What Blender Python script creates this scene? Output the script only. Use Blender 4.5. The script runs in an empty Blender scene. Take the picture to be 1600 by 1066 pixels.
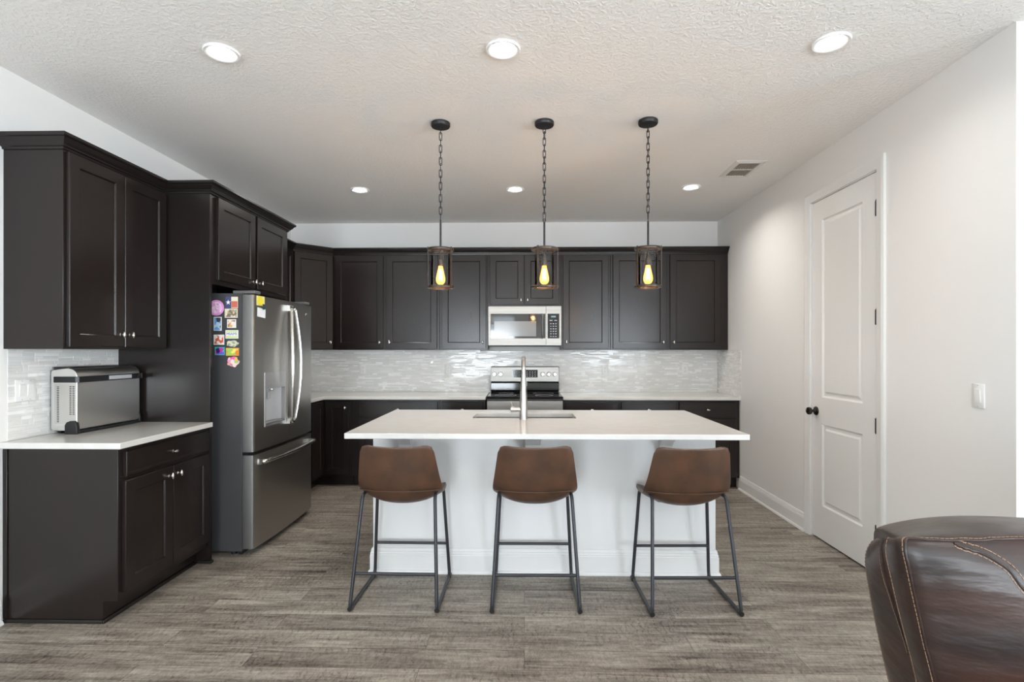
import bpy, bmesh, math, random
from mathutils import Vector, Matrix
from mathutils.bvhtree import BVHTree
random.seed(7)
PI = math.pi
SC = bpy.context.scene
COL = SC.collection

# ------------------------------------------------------------------ camera
cam_d = bpy.data.cameras.new('camera')
cam = bpy.data.objects.new('camera', cam_d); COL.objects.link(cam)
cam.location = (0, 0, 1.3636)
cam.rotation_euler = (PI/2, 0, 0.0231)
cam_d.sensor_width = 36.0
cam_d.lens = 835.0 / 1600 * 36.0
cam_d.shift_y = (548.1 - 533.0) / 1600
cam_d.clip_start = 0.05
SC.camera = cam

# ------------------------------------------------------------------ view + world
SC.view_settings.view_transform = 'Standard'
SC.view_settings.look = 'None'
SC.view_settings.gamma = 1.0
SC.view_settings.use_curve_mapping = False
SC.view_settings.exposure = 0.38
SC.cycles.use_denoising = True
SC.cycles.max_bounces = 10
SC.cycles.diffuse_bounces = 6
SC.cycles.glossy_bounces = 4
SC.cycles.transmission_bounces = 8
SC.cycles.sample_clamp_indirect = 6.0
SC.cycles.caustics_reflective = False
SC.cycles.caustics_refractive = False

W = bpy.data.worlds.new('daylight'); SC.world = W; W.use_nodes = True
W.node_tree.nodes['Background'].inputs[0].default_value = (0.80, 0.90, 1.0, 1)
W.node_tree.nodes['Background'].inputs[1].default_value = 5.0

# room numbers (metres); camera stands at x=0, y=0
XL, XR, YB, H = -2.6130, 2.1217, 5.9221, 2.7841
YR, XF, YE = -4.6, 5.2, 2.355           # rear wall, far right wall, end of the right kitchen wall

def area_light(name, loc, rot, sx, sy, power, color, portal=False, shape='RECTANGLE'):
    d = bpy.data.lights.new(name, 'AREA'); d.shape = shape; d.size = sx
    if shape == 'RECTANGLE': d.size_y = sy
    d.energy = power; d.color = color
    o = bpy.data.objects.new(name, d); COL.objects.link(o)
    o.location = loc; o.rotation_euler = rot
    if portal: d.cycles.is_portal = True
    return o

WINDOWS = [(-2.25, -0.25, 0.08, 2.42), (1.55, 3.05, 0.75, 2.42), (3.4, 4.9, 0.75, 2.42)]
LW = (-3.7, -0.9, 0.08, 2.42)             # unseen window added to the left wall for side light (y0, y1, z0, z1)
TILT = math.radians(31)                   # tips the added window lamps upward to brighten the ceiling
for i, (a, b, c, d) in enumerate(WINDOWS):
    # daylight coming in through the three rear windows of the living room
    area_light('window_portal', ((a+b)/2, YR-0.16, (c+d)/2), (PI/2, 0, PI), b-a, d-c, 1, (1, 1, 1), portal=True)
    area_light('window_daylight', ((a+b)/2, YR-0.75, (c+d)/2-.25), (-PI/2+PI+TILT, 0, 0), b-a+.3, d-c, [250, 140, 140][i], (0.88, 0.94, 1.0))
area_light('window_portal', (XL-0.16, (LW[0]+LW[1])/2, (LW[2]+LW[3])/2), (0, -PI/2, 0), LW[3]-LW[2], LW[1]-LW[0], 1, (1, 1, 1), portal=True)
area_light('window_daylight', (XL-0.75, (LW[0]+LW[1])/2, (LW[2]+LW[3])/2-.25), (0, -PI/2-TILT, 0), LW[3]-LW[2], LW[1]-LW[0]+.3, 40, (0.88, 0.94, 1.0))  # added fill lamp outside the unseen left-wall window
FW = (-3.9, -0.3, 0.08, 2.42)              # unseen window added to the far right wall to light the left wall
area_light('window_portal', (XF+0.16, (FW[0]+FW[1])/2, (FW[2]+FW[3])/2), (0, PI/2, 0), FW[3]-FW[2], FW[1]-FW[0], 1, (1, 1, 1), portal=True)
area_light('window_daylight', (XF+0.75, (FW[0]+FW[1])/2, (FW[2]+FW[3])/2-.25), (0, PI/2+TILT, 0), FW[3]-FW[2], FW[1]-FW[0]+.3, 520, (0.88, 0.94, 1.0))  # added fill lamp that brightens the left side of the kitchen
CANS = [(-1.439, 2.51), (-0.100, 2.51), (1.410, 2.49), (-1.450, 4.68), (-0.081, 4.70), (1.446, 4.67),
        (-1.439, 0.1), (1.41, 0.1), (-1.439, -2.3), (1.41, -2.3), (3.9, 0.1), (3.9, -2.3)]  # last six: unseen living room lamps, added for more ambient light
for x, y in CANS:
    area_light('downlight_lamp', (x, y, H-0.014), (0, 0, 0), 0.11, 0, 8.0 if y > 4 else (3.6 if y > 2 else 5.0), (1.0, 0.955, 0.89), shape='DISK').data.spread = math.radians(150)

# ------------------------------------------------------------------ materials
def nodes(m):
    m.use_nodes = True
    nt = m.node_tree
    return nt, nt.nodes, nt.links, nt.nodes['Principled BSDF']
MATS = {}
def mat(name, col, rough=0.5, metal=0.0, spec=0.5, coat=0.0, coat_rough=0.1, emit=None, estr=0, trans=0, ior=1.45, bump=0, bscale=40, bdist=0.002, var=0, vscale=5, stretch=(1, 1, 1), col2=None, rvar=0, aniso=0):
    m = bpy.data.materials.new(name); nt, N, L, P = nodes(m)
    P.inputs['Base Color'].default_value = (*col, 1)
    P.inputs['Roughness'].default_value = rough
    P.inputs['Metallic'].default_value = metal
    P.inputs['Specular IOR Level'].default_value = spec
    P.inputs['Coat Weight'].default_value = coat
    P.inputs['Coat Roughness'].default_value = coat_rough
    P.inputs['Transmission Weight'].default_value = trans
    P.inputs['IOR'].default_value = ior
    P.inputs['Anisotropic'].default_value = aniso
    if emit:
        P.inputs['Emission Color'].default_value = (*emit, 1)
        P.inputs['Emission Strength'].default_value = estr
    if bump or col2 or rvar:
        tc = N.new('ShaderNodeTexCoord'); mp = N.new('ShaderNodeMapping')
        mp.inputs['Scale'].default_value = stretch
        L.new(tc.outputs['Object'], mp.inputs[0])
    if col2:
        nz = N.new('ShaderNodeTexNoise'); nz.inputs['Scale'].default_value = vscale; nz.inputs['Detail'].default_value = 6
        L.new(mp.outputs[0], nz.inputs['Vector'])
        mr = N.new('ShaderNodeMapRange'); mr.inputs[1].default_value = 0.35; mr.inputs[2].default_value = 0.68
        L.new(nz.outputs['Fac'], mr.inputs[0])
        mx = N.new('ShaderNodeMix'); mx.data_type = 'RGBA'
        mx.inputs[6].default_value = (*col, 1); mx.inputs[7].default_value = (*col2, 1)
        L.new(mr.outputs[0], mx.inputs[0]); L.new(mx.outputs[2], P.inputs['Base Color'])
    if rvar:
        n3 = N.new('ShaderNodeTexNoise'); n3.inputs['Scale'].default_value = vscale*1.7; n3.inputs['Detail'].default_value = 5
        L.new(mp.outputs[0], n3.inputs['Vector'])
        m3 = N.new('ShaderNodeMapRange'); m3.inputs[1].default_value = 0.3; m3.inputs[2].default_value = 0.7
        m3.inputs[3].default_value = rough-rvar; m3.inputs[4].default_value = rough+rvar
        L.new(n3.outputs['Fac'], m3.inputs[0]); L.new(m3.outputs[0], P.inputs['Roughness'])
    if bump:
        n2 = N.new('ShaderNodeTexNoise'); n2.inputs['Scale'].default_value = bscale; n2.inputs['Detail'].default_value = 4
        L.new(mp.outputs[0], n2.inputs['Vector'])
        b = N.new('ShaderNodeBump'); b.inputs['Strength'].default_value = bump; b.inputs['Distance'].default_value = bdist
        L.new(n2.outputs['Fac'], b.inputs['Height']); L.new(b.outputs[0], P.inputs['Normal'])
    MATS[name] = m
    return m

WALL = mat('wall_paint', (0.77, 0.76, 0.745), 0.65, bump=0.04, bscale=260, bdist=0.001)
TRIM = mat('white_trim_paint', (0.76, 0.755, 0.74), 0.35)
ISLANDW = mat('white_island_paint', (0.70, 0.70, 0.695), 0.42)
WOOD = mat('espresso_wood', (0.0120, 0.0092, 0.0085), 0.25, spec=0.42, col2=(0.0150, 0.0098, 0.0085), vscale=1.3, stretch=(3, 3, 0.8), coat=0.10, coat_rough=0.2)
MOULD = mat('espresso_moulding', (0.0120, 0.0090, 0.0084), 0.27, spec=0.42)
WOODK = mat('espresso_toe_kick', (0.012, 0.009, 0.008), 0.5)
QUARTZ = mat('white_quartz', (0.61, 0.595, 0.565), 0.13, spec=0.5, col2=(0.635, 0.625, 0.60), vscale=14)
NICKEL = mat('satin_nickel', (0.72, 0.69, 0.64), 0.22, metal=1)
STEEL = mat('brushed_steel', (0.62, 0.60, 0.575), 0.24, metal=1, bump=0.05, bscale=60, stretch=(0.6, 0.6, 30), bdist=0.0005)
STEELH = mat('brushed_steel_horizontal', (0.33, 0.32, 0.30), 0.43, metal=1, bump=0.05, bscale=60, stretch=(0.6, 0.6, 30), bdist=0.0005, col2=(0.28, 0.27, 0.255), vscale=3)
FAUC = mat('faucet_steel', (0.50, 0.49, 0.47), 0.30, metal=1)
DSIDE = mat('door_edge_steel', (0.15, 0.145, 0.138), 0.42, metal=.9)
SLATE = mat('slate_steel', (0.42, 0.405, 0.38), 0.34, metal=1, bump=0.04, bscale=60, stretch=(0.5, 0.5, 25), bdist=0.0005)
SLATEL = mat('slate_steel_light', (0.50, 0.49, 0.465), 0.22, metal=1)
FGREY = mat('fridge_side_grey', (0.045, 0.045, 0.047), 0.42, bump=0.08, bscale=400, bdist=0.0005)
BLACKP = mat('black_plastic', (0.012, 0.012, 0.013), 0.35)
BLACKM = mat('matte_black_metal', (0.022, 0.021, 0.022), 0.42, metal=0.2)
STOOLM = mat('stool_frame_metal', (0.035, 0.036, 0.042), 0.38, metal=0.35)
BLACKG = mat('black_glass', (0.010, 0.010, 0.011), 0.06, spec=0.6)
OVENW = mat('microwave_window_glass', (0.035, 0.033, 0.031), 0.05, spec=0.9)
SCREEN = mat('microwave_window_screen', (0.20, 0.20, 0.20), 0.12, spec=0.9)
GREYP = mat('grey_print', (0.45, 0.46, 0.47), 0.5)
DARKS = mat('dark_slot', (0.01, 0.01, 0.01), 0.8)
WHITEP = mat('white_plastic', (0.76, 0.755, 0.74), 0.3)
BRONZE = mat('aged_bronze', (0.060, 0.047, 0.040), 0.34, metal=0.8, col2=(0.10, 0.078, 0.062), vscale=30)
STOOLL = mat('brown_stool_leather', (0.092, 0.044, 0.024), 0.38, spec=0.45, col2=(0.058, 0.031, 0.019), vscale=9, bump=0.12, bscale=120, bdist=0.0015, rvar=0.06)
LEATHER = mat('dark_brown_leather', (0.019, 0.0135, 0.0125), 0.34, spec=0.55, col2=(0.040, 0.0165, 0.0105), vscale=5, bump=0.35, bscale=7, bdist=0.016, rvar=0.07, stretch=(.7, .7, 2.2))
STITCH = mat('tan_stitch_thread', (0.32, 0.20, 0.13), 0.7)
BULB = mat('amber_bulb_glass', (1, 0.62, 0.25), 0.1, emit=(1.0, 0.42, 0.09), estr=2.6)
FIL = mat('glowing_filament', (1, 0.8, 0.4), 0.3, emit=(1.0, 0.72, 0.32), estr=22)
LENS = mat('lit_downlight_lens', (1, 1, 1), 0.4, emit=(1.0, 0.97, 0.92), estr=30)
CANT = mat('white_downlight_trim', (0.85, 0.85, 0.84), 0.35, emit=(1.0, 0.97, 0.92), estr=0.0)

# thin clear glass
GLASS = bpy.data.materials.new('clear_glass'); nt, N, L, P = nodes(GLASS)
N.remove(P)
tr = N.new('ShaderNodeBsdfTransparent'); tr.inputs[0].default_value = (0.96, 0.97, 0.97, 1)
gl = N.new('ShaderNodeBsdfGlossy'); gl.inputs['Roughness'].default_value = 0.03
fr = N.new('ShaderNodeFresnel'); fr.inputs[0].default_value = 1.28
mx = N.new('ShaderNodeMixShader')
L.new(fr.outputs[0], mx.inputs[0]); L.new(tr.outputs[0], mx.inputs[1]); L.new(gl.outputs[0], mx.inputs[2])
L.new(mx.outputs[0], N['Material Output'].inputs[0])

# ceiling: knock-down plaster
CEIL = bpy.data.materials.new('knockdown_plaster'); nt, N, L, P = nodes(CEIL)
P.inputs['Base Color'].default_value = (0.88, 0.865, 0.845, 1); P.inputs['Roughness'].default_value = 0.8
tc = N.new('ShaderNodeTexCoord'); nz = N.new('ShaderNodeTexNoise'); nz.inputs['Scale'].default_value = 55; nz.inputs['Detail'].default_value = 4
nz.inputs['Distortion'].default_value = 0.6
L.new(tc.outputs['Object'], nz.inputs['Vector'])
cr = N.new('ShaderNodeValToRGB'); cr.color_ramp.elements[0].position = 0.44; cr.color_ramp.elements[1].position = 0.60
L.new(nz.outputs['Fac'], cr.inputs[0])
bp = N.new('ShaderNodeBump'); bp.inputs['Strength'].default_value = 0.42; bp.inputs['Distance'].default_value = 0.004
L.new(cr.outputs[0], bp.inputs['Height']); L.new(bp.outputs[0], P.inputs['Normal'])

# floor: grey-brown planks running left to right
FLOOR = bpy.data.materials.new('weathered_planks'); nt, N, L, P = nodes(FLOOR)
tc = N.new('ShaderNodeTexCoord')
br = N.new('ShaderNodeTexBrick'); br.offset = 0.37; br.inputs['Scale'].default_value = 1
br.inputs['Brick Width'].default_value = 1.22; br.inputs['Row Height'].default_value = 0.152
br.inputs['Mortar Size'].default_value = 0.0012; br.inputs['Mortar Smooth'].default_value = 0.3; br.inputs['Bias'].default_value = 0.0
br.inputs['Color1'].default_value = (0, 0, 0, 1); br.inputs['Color2'].default_value = (1, 1, 1, 1); br.inputs['Mortar'].default_value = (0.5, 0.5, 0.5, 1)
L.new(tc.outputs['Object'], br.inputs['Vector'])
sep = N.new('ShaderNodeSeparateColor'); L.new(br.outputs['Color'], sep.inputs[0])
off = N.new('ShaderNodeMath'); off.operation = 'MULTIPLY'; off.inputs[1].default_value = 37.0; L.new(sep.outputs[0], off.inputs[0])
def grain(sx, sy, scale, detail, dist=0.0, rough=0.55):
    mp = N.new('ShaderNodeMapping'); mp.inputs['Scale'].default_value = (sx, sy, 1); L.new(tc.outputs['Object'], mp.inputs[0])
    n = N.new('ShaderNodeTexNoise'); n.noise_dimensions = '4D'; n.inputs['Scale'].default_value = scale; n.inputs['Detail'].default_value = detail
    n.inputs['Distortion'].default_value = dist; n.inputs['Roughness'].default_value = rough
    L.new(mp.outputs[0], n.inputs['Vector']); L.new(off.outputs[0], n.inputs['W'])
    return n
g1 = grain(1.1, 11, 2.0, 8, 1.2, 0.66)        # long grain
g2 = grain(3.0, 28, 2.6, 5, 0.8, 0.65)         # fine streaks
g3 = grain(11, 5, 3.0, 5, 3.0, 0.65)           # saw marks across the grain
g4 = grain(0.9, 5, 1.6, 3, 0.5, 0.5)          # broad blotches
def mixv(a, b, f):
    m = N.new('ShaderNodeMix'); m.data_type = 'FLOAT'; m.inputs[0].default_value = f
    L.new(a, m.inputs[2]); L.new(b, m.inputs[3]); return m.outputs[0]
v = mixv(g1.outputs['Fac'], g2.outputs['Fac'], 0.38)
v = mixv(v, g4.outputs['Fac'], 0.30)
v = mixv(v, g3.outputs['Fac'], 0.24)
v = mixv(v, sep.outputs[0], 0.035)
wv = N.new('ShaderNodeTexWave'); wv.wave_type = 'BANDS'; wv.bands_direction = 'X'; wv.inputs['Scale'].default_value = 9.0
wv.inputs['Distortion'].default_value = 7.0; wv.inputs['Detail'].default_value = 3.0; wv.inputs['Detail Scale'].default_value = 1.6
mpw = N.new('ShaderNodeMapping'); mpw.inputs['Scale'].default_value = (1.0, 1.6, 1); L.new(tc.outputs['Object'], mpw.inputs[0])
sh = N.new('ShaderNodeVectorMath'); sh.operation = 'ADD'; L.new(mpw.outputs[0], sh.inputs[0]); cmb = N.new('ShaderNodeCombineXYZ'); L.new(off.outputs[0], cmb.inputs[0]); L.new(cmb.outputs[0], sh.inputs[1]); L.new(sh.outputs[0], wv.inputs['Vector'])
gm = grain(2.2, 7, 1.5, 3, 0.6, 0.6)
mk = N.new('ShaderNodeMapRange'); mk.inputs[1].default_value = 0.46; mk.inputs[2].default_value = 0.62; L.new(gm.outputs['Fac'], mk.inputs[0])
wp = N.new('ShaderNodeMapRange'); wp.inputs[1].default_value = 0.15; wp.inputs[2].default_value = 0.0; wp.inputs[3].default_value = 0.0; wp.inputs[4].default_value = 1.0; L.new(wv.outputs['Fac'], wp.inputs[0])
ml = N.new('ShaderNodeMath'); ml.operation = 'MULTIPLY'; L.new(mk.outputs[0], ml.inputs[0]); L.new(wp.outputs[0], ml.inputs[1])
gs = grain(0.55, 13, 1.3, 4, 0.5, 0.55)       # long dark mineral streaks
st_ = N.new('ShaderNodeMapRange'); st_.inputs[1].default_value = 0.60; st_.inputs[2].default_value = 0.70; L.new(gs.outputs['Fac'], st_.inputs[0])
s1 = N.new('ShaderNodeMath'); s1.operation = 'MULTIPLY_ADD'; s1.inputs[1].default_value = -0.055; L.new(ml.outputs[0], s1.inputs[0]); L.new(v, s1.inputs[2])
s2 = N.new('ShaderNodeMath'); s2.operation = 'MULTIPLY_ADD'; s2.inputs[1].default_value = -0.075; L.new(st_.outputs[0], s2.inputs[0]); L.new(s1.outputs[0], s2.inputs[2])
v = s2.outputs[0]
cr = N.new('ShaderNodeValToRGB'); e = cr.color_ramp.elements
e[0].position = 0.385; e[0].color = (0.052, 0.041, 0.034, 1)
e[1].position = 0.60; e[1].color = (0.440, 0.398, 0.340, 1)
a = e.new(0.445); a.color = (0.150, 0.126, 0.105, 1)
a = e.new(0.515); a.color = (0.270, 0.237, 0.201, 1)
L.new(v, cr.inputs[0])
mm = N.new('ShaderNodeMix'); mm.data_type = 'RGBA'; mm.inputs[7].default_value = (0.07, 0.057, 0.047, 1)
L.new(br.outputs['Fac'], mm.inputs[0]); L.new(cr.outputs[0], mm.inputs[6]); L.new(mm.outputs[2], P.inputs['Base Color'])
rr = N.new('ShaderNodeMapRange'); rr.inputs[3].default_value = 0.36; rr.inputs[4].default_value = 0.52; L.new(g2.outputs['Fac'], rr.inputs[0]); L.new(rr.outputs[0], P.inputs['Roughness'])
P.inputs['Specular IOR Level'].default_value = 0.4
bp = N.new('ShaderNodeBump'); bp.inputs['Strength'].default_value = 0.25; bp.inputs['Distance'].default_value = 0.0015
L.new(v, bp.inputs['Height']); L.new(bp.outputs[0], P.inputs['Normal'])

# mosaic: every tile keeps its own tone
MOSAIC = bpy.data.materials.new('glass_stone_mosaic'); nt, N, L, P = nodes(MOSAIC)
at = N.new('ShaderNodeAttribute'); at.attribute_name = 'tile_tone'
sp = N.new('ShaderNodeSeparateColor'); L.new(at.outputs['Color'], sp.inputs[0])
cr = N.new('ShaderNodeValToRGB'); e = cr.color_ramp.elements
e[0].position = 0.0; e[0].color = (0.70, 0.695, 0.68, 1)
e[1].position = 1.0; e[1].color = (0.86, 0.85, 0.83, 1)
a = e.new(0.6); a.color = (0.75, 0.74, 0.715, 1)
L.new(sp.outputs[0], cr.inputs[0]); L.new(cr.outputs[0], P.inputs['Base Color'])
rr = N.new('ShaderNodeMapRange'); rr.inputs[3].default_value = 0.10; rr.inputs[4].default_value = 0.42; L.new(sp.outputs[1], rr.inputs[0]); L.new(rr.outputs[0], P.inputs['Roughness'])
GROUT = mat('grout', (0.66, 0.65, 0.63), 0.85)

# ------------------------------------------------------------------ mesh helpers
OFF = {}
def box(bm, x0, x1, y0, y1, z0, z1, mi=0):
    vs = [bm.verts.new(p) for p in ((x0,y0,z0),(x1,y0,z0),(x1,y1,z0),(x0,y1,z0),(x0,y0,z1),(x1,y0,z1),(x1,y1,z1),(x0,y1,z1))]
    for f in ((3,2,1,0),(4,5,6,7),(0,1,5,4),(1,2,6,5),(2,3,7,6),(3,0,4,7)):
        bm.faces.new([vs[i] for i in f]).material_index = mi
def BX(*a, mi=0):
    bm = bmesh.new(); box(bm, *a, mi=mi); return bm
def ring(bm, pts): return [bm.verts.new(p) for p in pts]
def bridge(bm, r0, r1, mi=0, closed=True):
    n = len(r0)
    for i in range(n if closed else n-1):
        j = (i+1) % n
        bm.faces.new((r0[i], r0[j], r1[j], r1[i])).material_index = mi
def prism(bm, poly, z0, z1, mi=0):
    a = ring(bm, [(x, y, z0) for x, y in poly]); b = ring(bm, [(x, y, z1) for x, y in poly])
    bridge(bm, a, b, mi); bm.faces.new(a[::-1]).material_index = mi; bm.faces.new(b).material_index = mi
def tube(bm, pts, r, n=10, closed=False, mi=0, flat=1.0, ref=None):
    pts = [Vector(p) for p in pts]; m = len(pts); rings = []
    rad = r if isinstance(r, (list, tuple)) else [r]*m
    t0 = (pts[1]-pts[0]).normalized()
    up = Vector(ref) if ref else (Vector((0,0,1)) if abs(t0.z) < .9 else Vector((1,0,0)))
    nrm = (up - t0*up.dot(t0)).normalized()
    for i, p in enumerate(pts):
        if closed: t = (pts[(i+1)%m]-pts[i-1]).normalized()
        else: t = (pts[min(i+1,m-1)]-pts[max(i-1,0)]).normalized()
        nrm = (nrm - t*nrm.dot(t)).normalized(); b = t.cross(nrm)
        rings.append(ring(bm, [p + nrm*math.cos(a)*rad[i] + b*math.sin(a)*rad[i]*flat for a in (2*PI*k/n for k in range(n))]))
    for i in range(m if closed else m-1): bridge(bm, rings[i], rings[(i+1)%m], mi)
    if not closed:
        bm.faces.new(rings[0][::-1]).material_index = mi; bm.faces.new(rings[-1]).material_index = mi
def lathe(bm, prof, c=(0,0,0), n=32, axis='z', mi=0, sx=1, sy=1, caps=True):
    rs = []
    for r, z in prof:
        pts = []
        for k in range(n):
            a = 2*PI*k/n; u, w = r*math.cos(a)*sx, r*math.sin(a)*sy
            p = {'z': (u, w, z), 'y': (u, z, w), 'x': (z, u, w)}[axis]
            pts.append((c[0]+p[0], c[1]+p[1], c[2]+p[2]))
        rs.append(ring(bm, pts))
    for a, b in zip(rs, rs[1:]): bridge(bm, a, b, mi)
    if caps:
        if prof[0][0] > 1e-5: bm.faces.new(rs[0][::-1]).material_index = mi
        if prof[-1][0] > 1e-5: bm.faces.new(rs[-1]).material_index = mi
def fillet(pts, r, n=6):
    pts = [Vector(p) for p in pts]; out = [pts[0]]
    for a, b, c in zip(pts, pts[1:], pts[2:]):
        d1 = (a-b); d2 = (c-b); rr = min(r, d1.length*.49, d2.length*.49)
        p, q = b + d1.normalized()*rr, b + d2.normalized()*rr
        for k in range(n+1):
            t = k/n; out.append(p*(1-t)**2 + b*2*t*(1-t) + q*t*t)
    out.append(pts[-1]); return out
def sweep(bm, path, prof, side=1, mi=0, z0=0.0):
    # path: 2D polyline; prof: (out, z) closed loop; side=1 puts 'out' on the right of travel
    n = len(path); P2 = [Vector(p) for p in path]; rs = []
    def nrm(a, b):
        d = (b-a).normalized(); return Vector((d.y, -d.x))*side
    for i in range(n):
        if i == 0: m = nrm(P2[0], P2[1]); s = 1
        elif i == n-1: m = nrm(P2[-2], P2[-1]); s = 1
        else:
            a, b = nrm(P2[i-1], P2[i]), nrm(P2[i], P2[i+1]); m = (a+b).normalized(); s = 1/max(.2, m.dot(a))
        rs.append(ring(bm, [(P2[i].x+m.x*o*s, P2[i].y+m.y*o*s, z0+z) for o, z in prof]))
    for a, b in zip(rs, rs[1:]): bridge(bm, a, b, mi)
    bm.faces.new(rs[0][::-1]); bm.faces.new(rs[-1])
def rrect(x0, x1, y0, y1, r, n=5):
    out = []
    for cx, cy, a0 in ((x1-r, y1-r, 0), (x0+r, y1-r, 90), (x0+r, y0+r, 180), (x1-r, y0+r, 270)):
        for k in range(n+1):
            a = math.radians(a0 + 90*k/n); out.append((cx+r*math.cos(a), cy+r*math.sin(a)))
    return out
def tag(o, label=None, cat=None, group=None, kind=None):
    if label: o['label'] = label
    if cat: o['category'] = cat
    if group: o['group'] = group
    if kind: o['kind'] = kind
    return o
def thing(name, label, cat, loc=(0,0,0), rz=0, group=None):
    o = bpy.data.objects.new(name, None); COL.objects.link(o); o.empty_display_size = .05
    o.location = loc; o.rotation_euler = (0, 0, rz); OFF[o] = Vector((0,0,0)) if rz else Vector(loc)
    return tag(o, label, cat, group)
def obj(name, bm, m, parent=None, bevel=0, smooth=False, sub=0, world=True, origin=None, label=None, seg=2, auto=35):
    """world=True: vertices are in world metres, shifted to the root's frame when parented"""
    off = Vector((0,0,0))
    if parent is not None and world: off = OFF.get(parent, off)
    elif parent is None:
        if origin is None:
            zs = [v.co for v in bm.verts]
            origin = (sum((v.x for v in zs))/len(zs), sum((v.y for v in zs))/len(zs), min(v.z for v in zs))
        off = Vector(origin)
    for v in bm.verts: v.co -= off
    bmesh.ops.recalc_face_normals(bm, faces=bm.faces[:])
    me = bpy.data.meshes.new(name); bm.to_mesh(me); bm.free()
    for k in (m if isinstance(m, (list, tuple)) else [m]): me.materials.append(k)
    o = bpy.data.objects.new(name, me); COL.objects.link(o)
    if parent is not None: o.parent = parent; OFF[o] = OFF.get(parent, Vector((0,0,0))) if world else Vector((0,0,0))
    else: o.location = off; OFF[o] = off
    if bevel:
        b = o.modifiers.new('bevel', 'BEVEL'); b.width = bevel; b.segments = seg; b.limit_method = 'ANGLE'; b.angle_limit = math.radians(40)
        b.harden_normals = False
    if sub:
        s = o.modifiers.new('subdivision', 'SUBSURF'); s.levels = sub; s.render_levels = sub
    if smooth or bevel or sub:
        for p in me.polygons: p.use_smooth = True
        if not sub:
            me.set_sharp_from_angle(angle=math.radians(auto))
    if label: o['label'] = label
    return o
def struct(name, bm, m, **k):
    o = obj(name, bm, m, **k); o['kind'] = 'structure'; return o
def kids(o): return [c for c in bpy.data.objects if c.parent == o]
def copy_tree(o, parent=None):
    c = o.copy(); COL.objects.link(c)
    if parent: c.parent = parent
    OFF[c] = OFF.get(o, Vector((0,0,0)))
    for ch in kids(o):
        if ch.parent == o and ch is not c: copy_tree(ch, c)
    return c
def text_bm(s, size, extrude=0.0006):
    cu = bpy.data.curves.new('lettering', 'FONT'); cu.body = s; cu.size = size; cu.extrude = extrude; cu.align_x = 'CENTER'; cu.align_y = 'CENTER'
    o = bpy.data.objects.new('lettering', cu); COL.objects.link(o)
    dg = bpy.context.evaluated_depsgraph_get(); dg.update()
    me = bpy.data.meshes.new_from_object(o.evaluated_get(dg)); bm = bmesh.new(); bm.from_mesh(me)
    bpy.data.objects.remove(o); bpy.data.meshes.remove(me)
    return bm
def xf(bm, M):
    bmesh.ops.transform(bm, matrix=M, verts=bm.verts[:]); return bm

# ------------------------------------------------------------------ room shell
T = 0.15
struct('floor', BX(XL-T, XF+T, YR-T, YB+T, -0.1, 0), FLOOR, origin=(0, 0, 0))
struct('ceiling', BX(XL-T, XF+T, YR-T, YB+T, H, H+0.12), CEIL, origin=(0, 0, H))
bm = bmesh.new(); box(bm, XL-T, XL, YR, LW[0], 0, H); box(bm, XL-T, XL, LW[1], YB+T, 0, H); box(bm, XL-T, XL, LW[0], LW[1], 0, LW[2]); box(bm, XL-T, XL, LW[0], LW[1], LW[3], H)
struct('wall_left', bm, WALL)
bm = bmesh.new(); f = .06; x0, x1 = XL-.11, XL-.05; a, b, c, d = LW
box(bm, x0, x1, a, a+f, c, d); box(bm, x0, x1, b-f, b, c, d); box(bm, x0, x1, a+f, b-f, c, c+f); box(bm, x0, x1, a+f, b-f, d-f, d)
for k in (1, 2): box(bm, x0, x1, a+(b-a)*k/3-.03, a+(b-a)*k/3+.03, c+f, d-f)
w = struct('window_4', bm, TRIM, bevel=0.003)  # unseen window, added to let light in from the left
obj('pane', BX(XL-.083, XL-.078, a+f, b-f, c+f, d-f), GLASS, w)
struct('wall_back', BX(XL-T, XF+T, YB, YB+T, 0, H), WALL)
bm = bmesh.new(); box(bm, XF, XF+T, YR, FW[0], 0, H); box(bm, XF, XF+T, FW[1], YB, 0, H); box(bm, XF, XF+T, FW[0], FW[1], 0, FW[2]); box(bm, XF, XF+T, FW[0], FW[1], FW[3], H)
struct('wall_far', bm, WALL)
bm = bmesh.new(); f = .06; x0, x1 = XF+.05, XF+.11; a, b, c, d = FW
box(bm, x0, x1, a, a+f, c, d); box(bm, x0, x1, b-f, b, c, d); box(bm, x0, x1, a+f, b-f, c, c+f); box(bm, x0, x1, a+f, b-f, d-f, d)
for k in (1, 2, 3): box(bm, x0, x1, a+(b-a)*k/4-.03, a+(b-a)*k/4+.03, c+f, d-f)
w = struct('window_5', bm, TRIM, bevel=0.003)  # unseen window, added so light reaches the left wall
obj('pane', BX(XF+.078, XF+.083, a+f, b-f, c+f, d-f), GLASS, w)
# right kitchen wall: solid, with a shallow opening that holds the door; ends in a return towards the right
DY0, DY1, DZ = 3.262, 4.000, 2.447
bm = bmesh.new()
box(bm, XR, XR+0.08, YE, DY0-0.02, 0, H); box(bm, XR, XR+0.08, DY1+0.02, YB, 0, H); box(bm, XR, XR+0.08, DY0-0.02, DY1+0.02, DZ+0.02, H)
box(bm, XR+0.08, XF, YE, YE+0.12, 0, H); box(bm, XR+0.08, XR+0.2, YE+0.12, YB, 0, H)
struct('wall_right', bm, WALL)
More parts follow.
